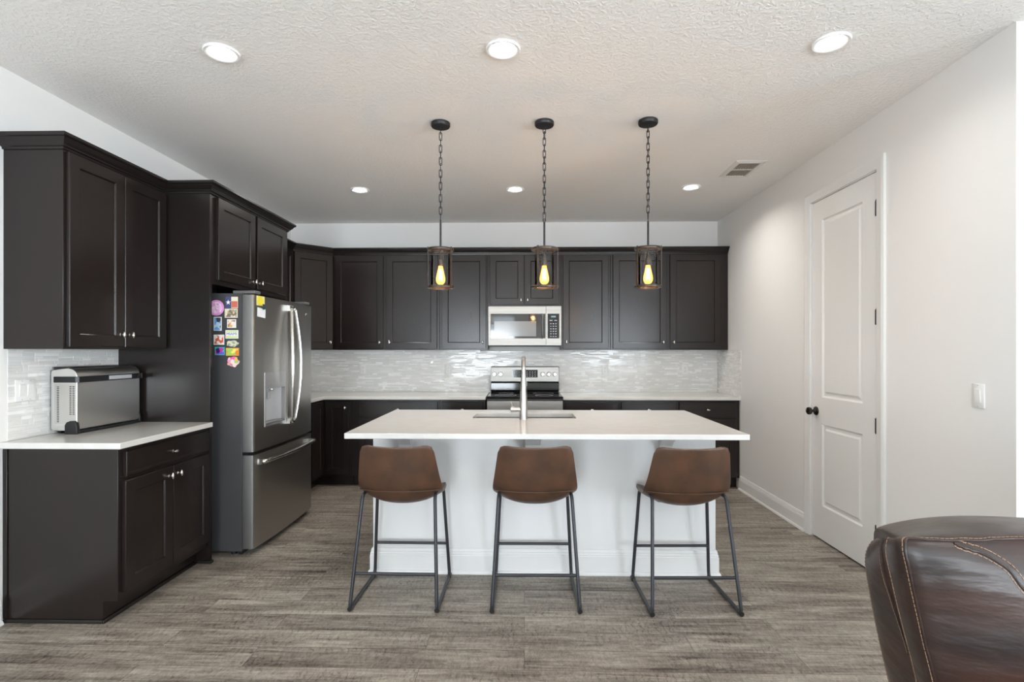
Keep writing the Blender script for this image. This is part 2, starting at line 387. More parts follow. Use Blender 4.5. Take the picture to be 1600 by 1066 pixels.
# rear wall with three window openings
bm = bmesh.new(); xs = XL-T
for a, b, c, d in WINDOWS:
    box(bm, xs, a, YR-T, YR, 0, H); box(bm, a, b, YR-T, YR, 0, c); box(bm, a, b, YR-T, YR, d, H); xs = b
box(bm, xs, XF+T, YR-T, YR, 0, H)
struct('wall_rear', bm, WALL)
for i, (a, b, c, d) in enumerate(WINDOWS):
    bm = bmesh.new(); f = 0.06; y0, y1 = YR-0.11, YR-0.05
    box(bm, a, a+f, y0, y1, c, d); box(bm, b-f, b, y0, y1, c, d); box(bm, a+f, b-f, y0, y1, c, c+f); box(bm, a+f, b-f, y0, y1, d-f, d)
    nx = 2 if i == 0 else 3
    for k in range(1, nx): x = a+(b-a)*k/nx; box(bm, x-0.03, x+0.03, y0, y1, c+f, d-f)
    if i: box(bm, a+f, b-f, y0+.01, y1-.01, (c+d)/2-.02, (c+d)/2+.02)
    w = struct('window_%d' % (i+1), bm, TRIM, bevel=0.003)
    obj('pane', BX(a+f, b-f, YR-0.083, YR-0.078, c+f, d-f), GLASS, w)
    bm = bmesh.new(); box(bm, a-.04, b+.04, YR-0.002, YR+0.05, c-.03, c)
    if i: obj('sill', bm, TRIM, w, bevel=0.003)

BASE = [(0, 0), (0.026, 0), (0.026, 0.006), (0.021, 0.017), (0.015, 0.019), (0.015, 0.098), (0.012, 0.103), (0.014, 0.106), (0.012, 0.112), (0.009, 0.116), (0.010, 0.120), (0.005, 0.134), (0, 0.135)]
bm = bmesh.new(); sweep(bm, [(XR-.0005, 5.30), (XR-.0005, DY1+0.078)], BASE); sweep(bm, [(XR-.0005, DY0-0.078), (XR-.0005, YE-.0005), (XF, YE-.0005)], BASE)
struct('baseboard_right', bm, TRIM)
bm = bmesh.new(); sweep(bm, [(XL+.0005, YR), (XL+.0005, LW[0])], BASE); sweep(bm, [(XL+.0005, LW[1]), (XL+.0005, 2.598)], BASE)
struct('baseboard_left', bm, TRIM)
bm = bmesh.new(); sweep(bm, [(XF, YR+.0005), (WINDOWS[0][1]+.02, YR+.0005)], BASE)
struct('baseboard_rear', bm, TRIM)

# pantry door: slab with two moulded panels, casing, jamb, four hinges, knob
def loops_panel(bm, x0, x1, z0, z1, prof, y, fill=True):
    """concentric rectangles in the x-z plane; prof: (inset, dy)"""
    rs = []
    for ins, dy in prof:
        rs.append(ring(bm, [(x0+ins, y+dy, z0+ins), (x1-ins, y+dy, z0+ins), (x1-ins, y+dy, z1-ins), (x0+ins, y+dy, z1-ins)]))
    for a, b in zip(rs, rs[1:]): bridge(bm, a, b)
    if fill: bm.faces.new(rs[-1])
    return rs
def to_right_wall(bm, xface):
    # local x -> -world y ... build door facing -X:  (x, y, z) -> (xface + y, -x, z)
    return xf(bm, Matrix(((0, 1, 0, xface), (-1, 0, 0, 0), (0, 0, 1, 0), (0, 0, 0, 1))))
bm = bmesh.new()
x0, x1 = -(DY1-0.003), -(DY0+0.003); z0, z1 = 0.012, DZ-0.003
px0, px1 = -3.872, -3.414
cuts = [(0.252, 0.838), (1.030, 2.303)]
def quad(a, b, c, d, y=0): bm.faces.new([bm.verts.new((a, y, c)), bm.verts.new((b, y, c)), bm.verts.new((b, y, d)), bm.verts.new((a, y, d))])
quad(x0, px0, z0, z1); quad(px1, x1, z0, z1); quad(px0, px1, z0, cuts[0][0]); quad(px0, px1, cuts[0][1], cuts[1][0]); quad(px0, px1, cuts[1][1], z1)
PP = [(0, 0), (0.004, 0.004), (0.010, 0.010), (0.017, 0.011), (0.030, 0.009), (0.042, 0.003), (0.046, 0.003)]
for c, d in cuts: loops_panel(bm, px0, px1, c, d, PP, 0)
r0 = ring(bm, [(x0, 0, z0), (x1, 0, z0), (x1, 0, z1), (x0, 0, z1)]); r1 = ring(bm, [(x0, .035, z0), (x1, .035, z0), (x1, .035, z1), (x0, .035, z1)])
bridge(bm, r0, r1); bm.faces.new(r1)
door = struct('door_1', to_right_wall(bm, XR+0.006), TRIM)
bm = bmesh.new(); ym, cw = 0, 0.072
CAS = [(0, 0.0), (0.0, 0.010), (0.006, 0.012), (0.012, 0.0125), (0.040, 0.016), (0.052, 0.019), (0.060, 0.0195), (0.066, 0.016), (0.072, 0.0155), (0.072, 0.0)]
# casing swept up, over and down around the opening
pts = [(-DY1-0.006, 0.0), (-DY1-0.006, DZ+0.006), (-DY0+0.006, DZ+0.006), (-DY0+0.006, 0.0)]
rs = []
for i, (x, z) in enumerate(pts):
    sx = -1 if i < 2 else 1; sz = 0 if i in (0, 3) else 1
    rs.append(ring(bm, [(x+sx*o, -h, z+sz*o) for o, h in CAS]))
for a, b in zip(rs, rs[1:]): bridge(bm, a, b)
bm.faces.new(rs[0]); bm.faces.new(rs[-1])
obj('casing', to_right_wall(bm, XR-.0005), TRIM, door, smooth=True)
bm = bmesh.new(); j = 0.018
for a, b, c, d in ((-DY1-j, -DY1, 0, DZ), (-DY0, -DY0+j, 0, DZ), (-DY1-j, -DY0+j, DZ, DZ+j)): box(bm, a, b, 0.0, 0.07, c, d)
obj('jamb', to_right_wall(bm, XR), TRIM, door)
for z in (0.263, 0.909, 1.566, 2.223):
    bm = bmesh.new(); lathe(bm, [(0.0065, -0.047), (0.0065, 0.047)], (XR-0.006, DY0-0.002, z), n=14)
    lathe(bm, [(0.0, 0.047), (0.005, 0.049), (0.003, 0.054), (0, 0.056)], (XR-0.006, DY0-0.002, z), n=12)
    box(bm, XR-0.001, XR+0.006, DY0-0.0015, DY0+0.022, z-0.045, z+0.045); box(bm, XR-0.0135, XR-0.001, DY0-0.004, DY0-.002, z-0.045, z+0.045)
    obj('hinge', bm, BLACKM, door, smooth=True, label='dark metal door hinge')
bm = bmesh.new()
lathe(bm, [(0.0, 0.0), (0.032, 0.0), (0.033, -0.004), (0.029, -0.009), (0.014, -0.011), (0.010, -0.016), (0.010, -0.032), (0.016, -0.036), (0.025, -0.042), (0.0285, -0.052), (0.026, -0.062), (0.016, -0.069), (0, -0.071)], (XR+.006, 3.944, 0.925), n=28, axis='x')
obj('door_knob', bm, mat('dark_bronze_knob', (0.05, 0.042, 0.036), 0.22, metal=0.9), door, smooth=True, label='round dark bronze door knob')

# ------------------------------------------------------------------ cabinets
STILE = 0.062
def door_bm(x0, x1, z0, z1, y, st=STILE, t=0.02):
    """shaker door, front at y (towards -y), thickness t"""
    bm = bmesh.new()
    prof = [(0, t), (0, 0.0025), (0.0025, 0), (st, 0), (st+0.002, 0.0010), (st+0.0055, 0.0065), (st+0.007, 0.0085)]
    rs = loops_panel(bm, x0, x1, z0, z1, prof, y)
    bm.faces.new(rs[0][::-1])
    return bm
def slab_bm(x0, x1, z0, z1, y, t=0.02):
    bm = bmesh.new()
    rs = loops_panel(bm, x0, x1, z0, z1, [(0, t), (0, 0.0025), (0.0025, 0), (0.016, 0), (0.018, .0012), (0.0205, 0.0012)], y)
    bm.faces.new(rs[0][::-1]); return bm
def knob_bm(x, z, y, horiz=False):
    bm = bmesh.new()
    lathe(bm, [(0, 0), (0.0085, 0), (0.0085, -0.002), (0.0055, -0.004), (0.005, -0.014), (0.0065, -0.017)], (x, y, z), n=16, axis='y')
    a, b = (1.0, 0.46) if horiz else (0.46, 1.0)
    lathe(bm, [(0.012, -0.0165), (0.0165, -0.019), (0.018, -0.0225), (0.0165, -0.026), (0.012, -0.0285), (0.006, -0.0298), (0, -0.030)], (x, y, z), n=24, axis='y', sx=a, sy=b)
    return bm
KN = {}
def cabinet(name, label, loc, rz, w, d, h, doors=(), drawers=(), toe=False, group=None, cat='cabinet', filler=(0, 0), label_more=None):
    """local frame: x along the wall, wall at y=0, front at y=-d, z from 0"""
    root = thing(name, label, cat, loc, rz, group)
    OFF[root] = Vector((0, 0, 0))
    bm = bmesh.new()
    if toe:
        k = 0.075
        prism_pts = [(0.0, 0.0), (-d+k, 0.0), (-d+k, 0.11), (-d, 0.11), (-d, h), (0.0, h)]
        a = ring(bm, [(0.0, y, z) for y, z in prism_pts]); b = ring(bm, [(w, y, z) for y, z in prism_pts])
        bridge(bm, a, b); bm.faces.new(a[::-1]); bm.faces.new(b)
        for fc in bm.faces: pass
    else:
        box(bm, 0, w, -d, 0, 0, h)
    obj('carcass', bm, WOOD, root, bevel=0.0015, world=False)
    for x0, x1, z0, z1, kx, kz in doors:
        dd = obj('door', door_bm(x0, x1, z0, z1, -d-0.0215), WOOD, root, world=False)
        if kx is not None:
            kk = obj('knob', knob_bm(kx, kz, -d-0.0216), NICKEL, dd, world=False, smooth=True)
    for x0, x1, z0, z1, n in drawers:
        dd = obj('drawer_front', slab_bm(x0, x1, z0, z1, -d-0.0215), WOOD, root, world=False)
        for q in range(n):
            obj('knob', knob_bm(x0+(x1-x0)*(q+.5)/n, (z0+z1)/2, -d-0.0216, True), NICKEL, dd, world=False, smooth=True)
    return root

UZ, UH, UD = 1.372, 1.018, 0.308
DW = YB - 0.001
LX = XL + 0.001
def upper_back(x0, x1, label, doors, z=UZ, h=UH, group='espresso wall cabinets on the back wall'):
    dl = [(a-x0, b-x0, c-z, d-z, (k-x0) if k is not None else None, kz-z) for a, b, c, d, k, kz in doors]
    return cabinet('wall_cabinet', label, (x0, DW, z), 0, x1-x0, UD, h, dl, group=group)
UT = 2.365
upper_back(-2.023, -0.893, 'wide two-door espresso wall cabinet beside the angled corner cabinet',
           [(-1.997, -1.487, 1.385, UT, -1.522, 1.452), (-1.452, -0.918, 1.385, UT, -1.417, 1.452)])
upper_back(-0.891, -0.387, 'single-door espresso wall cabinet directly left of the microwave', [(-0.866, -0.402, 1.385, UT, -0.437, 1.452)])
upper_back(-0.385, 0.385, 'short two-door espresso cabinet mounted above the microwave',
           [(-0.362, -0.003, 1.846, UT, -0.035, 1.893), (0.003, 0.362, 1.846, UT, 0.035, 1.893)], z=1.826, h=2.39-1.826)
upper_back(0.387, 0.899, 'single-door espresso wall cabinet directly right of the microwave, with an orange lamp reflection', [(0.404, 0.876, 1.385, UT, 0.440, 1.452)])
upper_back(0.901, 2.118, 'wide espresso wall cabinet with two doors against the right wall', [(0.925, 1.479, 1.385, UT, 1.443, 1.452), (1.516, 2.040, 1.385, UT, 1.552, 1.452)])
# angled corner wall cabinet
root = thing('corner_wall_cabinet', 'angled espresso corner wall cabinet with one door beside the refrigerator', 'cabinet', (LX, DW, UZ))
bm = bmesh.new(); CX = XL + 0.0015
prism(bm, [(CX, DW), (CX, 5.312), (-2.327, 5.312), (-2.025, 5.614), (-2.025, DW)], UZ, UZ+UH)
obj('carcass', bm, WOOD, root, bevel=0.0015)
dw = math.hypot(0.302, 0.302)
dd = obj('door', door_bm(0.012, dw-0.012, 0.013, UT-UZ, -0.0215), WOOD, root, world=False); dd.location = Vector((-2.327, 5.312, UZ)) - Vector((LX, DW, UZ)); dd.rotation_euler = (0, 0, PI/4)
obj('knob', knob_bm(dw-0.045, 0.08, -0.0216), NICKEL, dd, world=False, smooth=True)
# left-wall cabinets (front faces +X)
cabinet('wall_cabinet', 'tall two-door espresso wall cabinet above the small coffee counter on the left wall', (LX, 2.620, UZ), PI/2, 0.757, -2.306-LX, UH,
        [(0.014, 0.385, 0.013, UT-UZ, 0.352, 0.082), (0.390, 0.742, 0.013, UT-UZ, 0.423, 0.082)])
cabinet('wall_cabinet', 'espresso wall cabinet on the left wall mostly hidden beyond the refrigerator', (LX, 4.502, UZ), PI/2, 0.808, -2.327-LX, UH,
        [(0.02, 0.40, 0.013, UT-UZ, 0.36, 0.08), (0.405, 0.785, 0.013, UT-UZ, 0.44, 0.08)])
# refrigerator surround: the cabinet above and its two side panels
sur = cabinet('refrigerator_cabinet', 'short two-door espresso cabinet above the refrigerator with full-height side panels', (LX, 3.403, 1.795), PI/2, 1.074, -2.017-LX, 0.595,
        [(0.044, 0.522, 0.030, UT-1.795, 0.490, 0.075), (0.553, 1.035, 0.030, UT-1.795, 0.585, 0.075)])
for y0_, y1_ in ((-0.023, -0.001), (1.075, 1.097)):
    bp_ = obj('side_panel', BX(y0_, y1_, LX+2.015, 0.0, -1.795, 0.595), WOOD, sur, world=False, bevel=0.0015)
    if y0_ < 0:
        bm = bmesh.new(); box(bm, y0_-.012, y0_-.0005, LX+2.005, LX+2.090, -1.795, -1.777); box(bm, y0_-.012, y1_, LX+2.003, LX+2.0145, -1.795, -1.777)
        obj('shoe_moulding', bm, WOODK, bp_, world=False, bevel=.003)
# crown
CR = [(0.0, 0.0), (0.006, 0.0), (0.008, 0.010), (0.016, 0.014), (0.017, 0.020), (0.028, 0.030), (0.038, 0.044), (0.040, 0.050), (0.050, 0.052), (0.052, 0.058), (0.052, 0.070), (0.0, 0.070)]
ZC = 2.372
bm = bmesh.new()
sweep(bm, [(LX, 2.6185), (-2.3045, 2.6185), (-2.3045, 3.3785), (-2.0135, 3.3785), (-2.0135, 4.5015), (-2.300, 4.5015)], CR, z0=ZC)
o = obj('crown_moulding', bm, MOULD); tag(o, 'stepped dark crown moulding running over the left wall cabinets and refrigerator cabinet', 'moulding')
bm = bmesh.new()
yb = DW-UD-0.0015
sweep(bm, [(-2.3255, 4.56), (-2.3255, 5.3115), (-2.0245, 5.6125), (2.117, 5.6125)], CR, z0=ZC)
o = obj('crown_moulding', bm, MOULD); tag(o, 'dark crown moulding running along the back wall cabinets and angled corner', 'moulding')

# base cabinets, back wall: top at 0.876
BH, BD = 0.874, 0.605
def base_back(x0, x1, label, doors, drawers):
    return cabinet('base_cabinet', label, (x0, DW, 0), 0, x1-x0, BD, BH, [(a-x0, b-x0, c, d, (k-x0) if k is not None else None, kz) for a, b, c, d, k, kz in doors],
                   [(a-x0, b-x0, c, d, n) for a, b, c, d, n in drawers], toe=True, group='espresso base cabinets along the back wall')
root = thing('corner_base_cabinet', 'espresso corner base cabinet beside the refrigerator with a full-height door and knob', 'cabinet', (LX, DW, 0))
bm = bmesh.new(); prism(bm, [(LX, DW), (LX, 5.02), (-2.028, 5.02), (-2.028, 5.316), (-1.735, 5.316), (-1.735, DW)], 0.11, BH)
prism(bm, [(LX, DW), (LX, 5.02), (-2.103, 5.02), (-2.103, 5.391), (-1.735, 5.391), (-1.735, DW)], 0.0, 0.11)
obj('carcass', bm, WOOD, root, bevel=0.0015)
dd = obj('door', door_bm(-1.985, -1.752, 0.125, 0.852, 5.2945), WOOD, root)
obj('knob', knob_bm(-1.788, 0.795, 5.2944), NICKEL, dd, smooth=True)
bm = door_bm(0, 0.27, 0.125, 0.852, 0); xf(bm, Matrix.Translation((-2.0065, 5.024, 0)) @ Matrix.Rotation(PI/2, 4, 'Z'))
obj('door', bm, WOOD, root)
base_back(-1.733, -0.843, 'wide espresso base cabinet with a long drawer left of the range, behind the left stool', [(-1.66, -1.285, 0.125, 0.69, -1.315, 0.64), (-1.275, -0.865, 0.125, 0.69, -1.245, 0.64)], [(-1.655, -0.862, 0.708, 0.855, 1)])
base_back(-0.841, -0.387, 'narrow espresso base cabinet with drawer directly left of the range', [(-0.82, -0.41, 0.125, 0.69, -0.44, 0.64)], [(-0.82, -0.41, 0.708, 0.855, 1)])
base_back(0.387, 0.941, 'espresso base cabinet with drawer directly right of the range', [(0.41, 0.925, 0.125, 0.69, 0.45, 0.64)], [(0.41, 0.925, 0.708, 0.855, 1)])
base_back(0.943, 1.507, 'espresso base cabinet with drawer second to the right of the range', [(0.958, 1.49, 0.125, 0.69, 1.45, 0.64)], [(0.958, 1.49, 0.708, 0.855, 1)])
base_back(1.509, 2.118, 'espresso base cabinet with drawer at the right wall', [(1.525, 2.08, 0.125, 0.69, 1.565, 0.64)], [(1.525, 2.08, 0.708, 0.855, 1)])
cabinet('base_cabinet', 'espresso base cabinet on the left wall hidden beyond the refrigerator', (LX, 4.502, 0), PI/2, 0.516, -2.029-LX, BH, [(0.02, 0.49, 0.125, 0.852, 0.06, 0.79)], toe=True)
# coffee-counter base cabinet near the camera, left
rt = cabinet('base_cabinet', 'two-door espresso base cabinet with one drawer under the small coffee counter at left', (LX, 2.622, 0), PI/2, 0.756, -2.029-LX, BH,
        [(0.026, 0.388, 0.146, 0.706, 0.352, 0.655), (0.393, 0.745, 0.146, 0.706, 0.430, 0.655)], [(0.032, 0.742, 0.727, 0.853, 1)], toe=True)
bm = bmesh.new(); box(bm, -0.0095, -0.0005, -0.508, -0.002, 0, 0.018); box(bm, -0.0095, 0.75, -0.520, -0.5085, 0, 0.018)
obj('shoe_moulding', bm, WOODK, rt, world=False, bevel=0.004)
bm = bmesh.new(); box(bm, -0.006, -0.0003, -0.022, 0, 0.02, BH-.001)
obj('scribe_strip', bm, WOOD, rt, world=False, bevel=0.001)

# ------------------------------------------------------------------ countertops
CZ0, CZ1 = 0.8755, 0.906
bm = bmesh.new(); prism(bm, [(LX, 2.592), (-1.995, 2.592), (-1.995, 3.3795), (LX, 3.3795)], CZ0, CZ1)
o = obj('countertop', bm, QUARTZ, bevel=0.003); tag(o, 'short white quartz countertop at left holding the countertop oven', 'countertop')
bm = bmesh.new(); prism(bm, [(LX, 4.502), (-1.995, 4.502), (-1.995, 5.282), (-0.3835, 5.282), (-0.3835, DW-.0), (LX, DW)], CZ0, CZ1)
o = obj('countertop', bm, QUARTZ, bevel=0.003); tag(o, 'L-shaped white quartz countertop along the back wall left of the range', 'countertop')
bm = bmesh.new(); box(bm, 0.3835, XR-0.001, 5.282, DW, CZ0, CZ1)
o = obj('countertop', bm, QUARTZ, bevel=0.003); tag(o, 'white quartz countertop along the back wall right of the range', 'countertop')

# ------------------------------------------------------------------ mosaic backsplash
def mosaic(label, u0, u1, z0, z1, place, seed, cuts=()):
    rnd = random.Random(seed); bm = bmesh.new(); lay = bm.loops.layers.color.new('tile_tone')
    def tile(a, b, c, d):
        if b-a < 0.004 or d-c < 0.004: return
        for (q0, q1, q2, q3) in cuts:
            if a < q1 and b > q0 and c < q3 and d > q2: return
        t = rnd.random(); g = 0.0 if rnd.random() < 0.4 else rnd.uniform(.4, 1)
        if rnd.random() < .12: t = 1.0
        h = rnd.uniform(0.0022, 0.0032); e = 0.0006; s = 0.0009
        tilt = rnd.uniform(-.0005, .0005)
        base = ring(bm, [place(x, 0.0006, z) for x, z in ((a+e, c+e), (b-e, c+e), (b-e, d-e), (a+e, d-e))])
        top = ring(bm, [place(x, h+(tilt if x < (a+b)/2 else -tilt), z) for x, z in ((a+e+s, c+e+s), (b-e-s, c+e+s), (b-e-s, d-e-s), (a+e+s, d-e-s))])
        fs = [bm.faces.new(top)]
        for i in range(4): fs.append(bm.faces.new((base[i], base[(i+1)%4], top[(i+1)%4], top[i])))
        for f in fs:
            for l in f.loops: l[lay] = (t, g, 0, 1)
    z = z0
    while z < z1-0.004:
        hs = rnd.choice([(0.0155, 0.0155), (0.020, 0.012), (0.012, 0.020), (0.0155, 0.0155)])
        pair = sum(hs)
        u = u0 - rnd.uniform(0, .05)
        spans = []
        while u < u1:
            if rnd.random() < .13:
                tile(max(u, u0), min(u+0.030, u1), z, min(z+pair, z1)); u += 0.030
            else:
                w = rnd.uniform(.10, .24); e1 = min(u+w, u1)
                zz = z
                for h in hs:
                    a = max(u, u0)
                    while a < e1-1e-4:
                        l = rnd.choice([.048, .075, .098, .14]); b = a+l
                        if e1-b < .02: b = e1
                        tile(a, min(b, e1), zz, min(zz+h, z1)); a = b
                    zz += h
                u += w
        z += pair
    g = [place(x, y, zz) for x, y, zz in ((u0, 0, z0), (u1, 0, z0), (u1, 0, z1), (u0, 0, z1))]
    g2 = [place(x, y, zz) for x, y, zz in ((u0, 0.0012, z0), (u1, 0.0012, z0), (u1, 0.0012, z1), (u0, 0.0012, z1))]
    a, b = ring(bm, g), ring(bm, g2); n0 = len(bm.faces)
    bridge(bm, a, b, 1); bm.faces.new(a).material_index = 1; bm.faces.new(b).material_index = 1
    for v in bm.verts: pass
    o = obj('backsplash', bm, [MOSAIC, GROUT]); tag(o, label, 'backsplash')
    return o
mosaic('pale glass and stone strip mosaic backsplash along the back wall behind the range', XL+.006, XR-.006, CZ1+.001, 1.3715, lambda u, d, z: (u, YB-.0007-d, z), 3, cuts=[(-.385, .385, 1.36, 1.5)])
mosaic('narrow pale mosaic backsplash return on the right wall above the counter end', 5.275, YB-.006, CZ1+.001, 1.3715, lambda u, d, z: (XR-.0007-d, u, z), 5)
mosaic('pale strip mosaic backsplash on the left wall behind the countertop oven', 2.640, 3.379, CZ1+.001, 1.3715, lambda u, d, z: (XL+.0007+d, u, z), 8)
mosaic('pale mosaic backsplash on the left wall beyond the refrigerator', 4.503, YB-.006, CZ1+.001, 1.3715, lambda u, d, z: (XL+.0007+d, u, z), 9)

# wall plates
def plate(kind, label, place_m, n=1, cat='outlet', group=None):
    """local: x right, y out of the wall (towards viewer), z up; centred"""
    w = 0.070 + 0.046*(n-1); h = 0.1143
    def L2(bm): return xf(bm, place_m)
    loc = place_m.translation
    r = thing(kind, label, cat, loc, 0, group)
    bm = bmesh.new(); a = ring(bm, [(x, 0, z) for x, z in rrect(-w/2, w/2, -h/2, h/2, .004)]); b = ring(bm, [(x, 0.004, z) for x, z in rrect(-w/2, w/2, -h/2, h/2, .004)])
    c = ring(bm, [(x*.95, 0.0055, z*.97) for x, z in rrect(-w/2, w/2, -h/2, h/2, .004)])
    bridge(bm, a, b); bridge(bm, b, c); bm.faces.new(c)
    obj('plate', L2(bm), WHITEP, r, smooth=True)
    for k in range(n):
        cx = (k-(n-1)/2)*0.046
        bm = bmesh.new()
        if kind == 'light_switch':
            box(bm, cx-.0165, cx+.0165, .005, .0062, -.0335, .0335)
            v = ring(bm, [(cx-.015, .0062, -.031), (cx+.015, .0062, -.031), (cx+.015, .0062, .031), (cx-.015, .0062, .031)])
            t = ring(bm, [(cx-.0145, .0068, -.030), (cx+.0145, .0068, -.030), (cx+.0145, .0115, .030), (cx-.0145, .0115, .030)])
            bridge(bm, v, t); bm.faces.new(t)
            obj('rocker', L2(bm), WHITEP, r)
        else:
            for s in (-1, 1):
                bm = bmesh.new(); p1 = [(cx+x, .0066, s*.0195+z) for x, z in rrect(-.0165, .0165, -.0135, .0135, .008)]
                p0 = [(x, .005, z) for x, _, z in p1]; a, b = ring(bm, p0), ring(bm, p1); bridge(bm, a, b); bm.faces.new(b)
                box(bm, cx-.0075, cx-.0055, .0062, .0070, s*.0195-.002, s*.0195+.006, mi=1); box(bm, cx+.0055, cx+.0075, .0062, .0070, s*.0195-.002, s*.0195+.0045, mi=1)
                lathe(bm, [(0.0022, .0062), (0.0022, .0070)], (cx, 0, s*.0195-.0075), n=8, axis='y', mi=1)
                obj('socket', L2(bm), [WHITEP, DARKS], r)
    for k in range(n):
        cx = (k-(n-1)/2)*0.046
        for z in ((-.048, .048) if kind == 'light_switch' else (0,)):
            bm = bmesh.new(); lathe(bm, [(.0028, .005), (.0026, .0064), (0, .0068)], (cx, 0, z), n=10, axis='y'); obj('screw', L2(bm), GREYP, r)
    return r
MB = lambda x, z: Matrix.Translation((x, YB-.0045, z)) @ Matrix.Rotation(PI, 4, 'Z')
plate('outlet', 'white wall outlet on the backsplash, closest to the refrigerator', MB(-1.80, 1.158))
plate('outlet', 'white wall outlet on the backsplash just left of the range', MB(-0.848, 1.155))
plate('outlet', 'white wall outlet on the backsplash just right of the range', MB(0.887, 1.153))
plate('outlet', 'white wall outlet on the backsplash nearest the right wall', MB(1.765, 1.157))
plate('light_switch', 'double white rocker switch plate on the mosaic left of the countertop oven', Matrix.Translation((XL+.0045, 2.734, 1.157)) @ Matrix.Rotation(-PI/2, 4, 'Z'), n=2, cat='light switch')
plate('light_switch', 'single white dimmer switch on the right wall beside the pantry door', Matrix.Translation((XR-.0005, 2.544, 1.153)) @ Matrix.Rotation(PI/2, 4, 'Z'), n=1, cat='light switch')

# ------------------------------------------------------------------ island
IX0, IX1, IY0, IY1 = -0.999, 1.2287, 2.934, 4.125
BXa, BXb, BYa, BYb = -0.931, 1.160, 3.270, 4.095
root = thing('kitchen_island', 'white panelled kitchen island base behind the three brown stools', 'kitchen island', ((BXa+BXb)/2, (BYa+BYb)/2, 0))
bm = bmesh.new()
SKX0, SKX1, SKY0, SKY1 = -0.352, 0.352, 3.625, 3.915
o4 = [(BXa, BYa), (BXb, BYa), (BXb, BYb), (BXa, BYb)]; hl = [(SKX0-.03, SKY0-.03), (SKX1+.03, SKY0-.03), (SKX1+.03, SKY1+.03), (SKX0-.03, SKY1+.03)]
ob, ot = ring(bm, [(x, y, 0) for x, y in o4]), ring(bm, [(x, y, .8745) for x, y in o4])
hb, ht = ring(bm, [(x, y, .60) for x, y in hl]), ring(bm, [(x, y, .8745) for x, y in hl])
bridge(bm, ob, ot); bridge(bm, ot, ht); bridge(bm, hb, ht); bm.faces.new(hb); bm.faces.new(ob[::-1])
obj('base', bm, ISLANDW, root, bevel=0.002)
bm = bmesh.new(); B2 = [(o*1.0, z*1.13) for o, z in BASE]
path = [(BXa, BYb), (BXa, BYa), (BXb, BYa), (BXb, BYb)]
sweep(bm, path, B2, side=-1) if False else sweep(bm, [(BXa-.0005, BYb), (BXa-.0005, BYa-.0005), (BXb+.0005, BYa-.0005), (BXb+.0005, BYb)], B2, side=1)
obj('baseboard', bm, ISLANDW, root)
for x0, x1 in ((-0.769, -0.690), (0.003, 0.100), (0.815, 0.895)):
    bm = bmesh.new(); prof = [(0, .8735), (-.12, .8735), (-.12, .850), (-.10, .835), (-.06, .82), (-.03, .79), (-.018, .72), (0, .71)]
    a = ring(bm, [(x0, BYa-.0005+y, z) for y, z in prof]); b = ring(bm, [(x1, BYa-.0005+y, z) for y, z in prof]); bridge(bm, a, b); bm.faces.new(a); bm.faces.new(b[::-1])
    obj('corbel', bm, ISLANDW, root, bevel=.002)
# top with sink cut-out
bm = bmesh.new()
op = [(x, y) for x, y in rrect(IX0, IX1, IY0, IY1, .008, 3)]
ip = rrect(SKX0, SKX1, SKY0, SKY1, .008, 3)
rs = [ring(bm, [(x, y, z) for x, y in p]) for p, z in ((op, CZ0), (op, CZ1), (ip, CZ1), (ip, CZ0))]
for i in range(4): bridge(bm, rs[i], rs[(i+1) % 4])
o = obj('countertop', bm, QUARTZ, bevel=0.003); tag(o, 'large white quartz island countertop with the sink cut into it', 'countertop')
# sink
root = thing('sink', 'stainless undermount sink set in the island countertop', 'sink', ((SKX0+SKX1)/2, (SKY0+SKY1)/2, 0.64))
bm = bmesh.new(); e = 0.006
def rr_(x0, x1, y0, y1, z, r): return ring(bm, [(x, y, z) for x, y in rrect(x0, x1, y0, y1, r, 4)])
rs = [rr_(SKX0-.02, SKX1+.02, SKY0-.02, SKY1+.02, .8748, .02), rr_(SKX0-e+.008, SKX1+e-.008, SKY0-e+.008, SKY1+e-.008, .8748, .02), rr_(SKX0+.004, SKX1-.004, SKY0+.004, SKY1-.004, .68, .03), rr_(SKX0+.04, SKX1-.04, SKY0+.04, SKY1-.04, .665, .04)]
for a, b in zip(rs, rs[1:]): bridge(bm, a, b)
bm.faces.new(rs[-1])
obj('basin', bm, STEEL, root, smooth=True)
bm = bmesh.new(); lathe(bm, [(.045, .6655), (.043, .668), (.03, .666), (0, .664)], (0, 3.77, 0), n=24); obj('drain', bm, NICKEL, root, smooth=True)
# faucet
root = thing('faucet', 'tall pull-down gooseneck faucet standing at the island sink', 'faucet', (-0.006, 3.575, CZ1))
bm = bmesh.new(); fx, fy = -0.006, 3.575
lathe(bm, [(.0285, CZ1+.0005), (.0285, CZ1+.006), (.0265, CZ1+.009), (.0265, CZ1+.10), (.0245, CZ1+.125), (.0195, CZ1+.235), (.0175, CZ1+.27), (.0165, CZ1+.30)], (fx, fy, 0), n=32)
obj('body', bm, FAUC, root, smooth=True)
bm = bmesh.new()
pts = [(fx, fy, 1.19)] + [(fx, fy+.078-.078*math.cos(a), 1.235+.078*math.sin(a)) for a in [PI*k/16 for k in range(0, 17)]]
tube(bm, pts, 0.0145, 20); obj('spout', bm, FAUC, root, smooth=True)
bm = bmesh.new(); hy = fy+.156
lathe(bm, [(.0155, 1.234), (.0165, 1.20), (.0195, 1.13), (.0205, 1.098), (.018, 1.090), (.0, 1.090)], (fx+.001, hy, 0), n=28); box(bm, fx+.0175, fx+.0245, hy-.008, hy+.008, 1.118, 1.170)
obj('spray_head', bm, FAUC, root, smooth=True)
bm = bmesh.new(); lathe(bm, [(0.0155, 0), (.0155, -.040), (.0175, -.042), (.0185, -.046), (.0185, -.066), (.016, -.069), (0, -.069)], (fx-.018, fy, .972), n=24, axis='x')
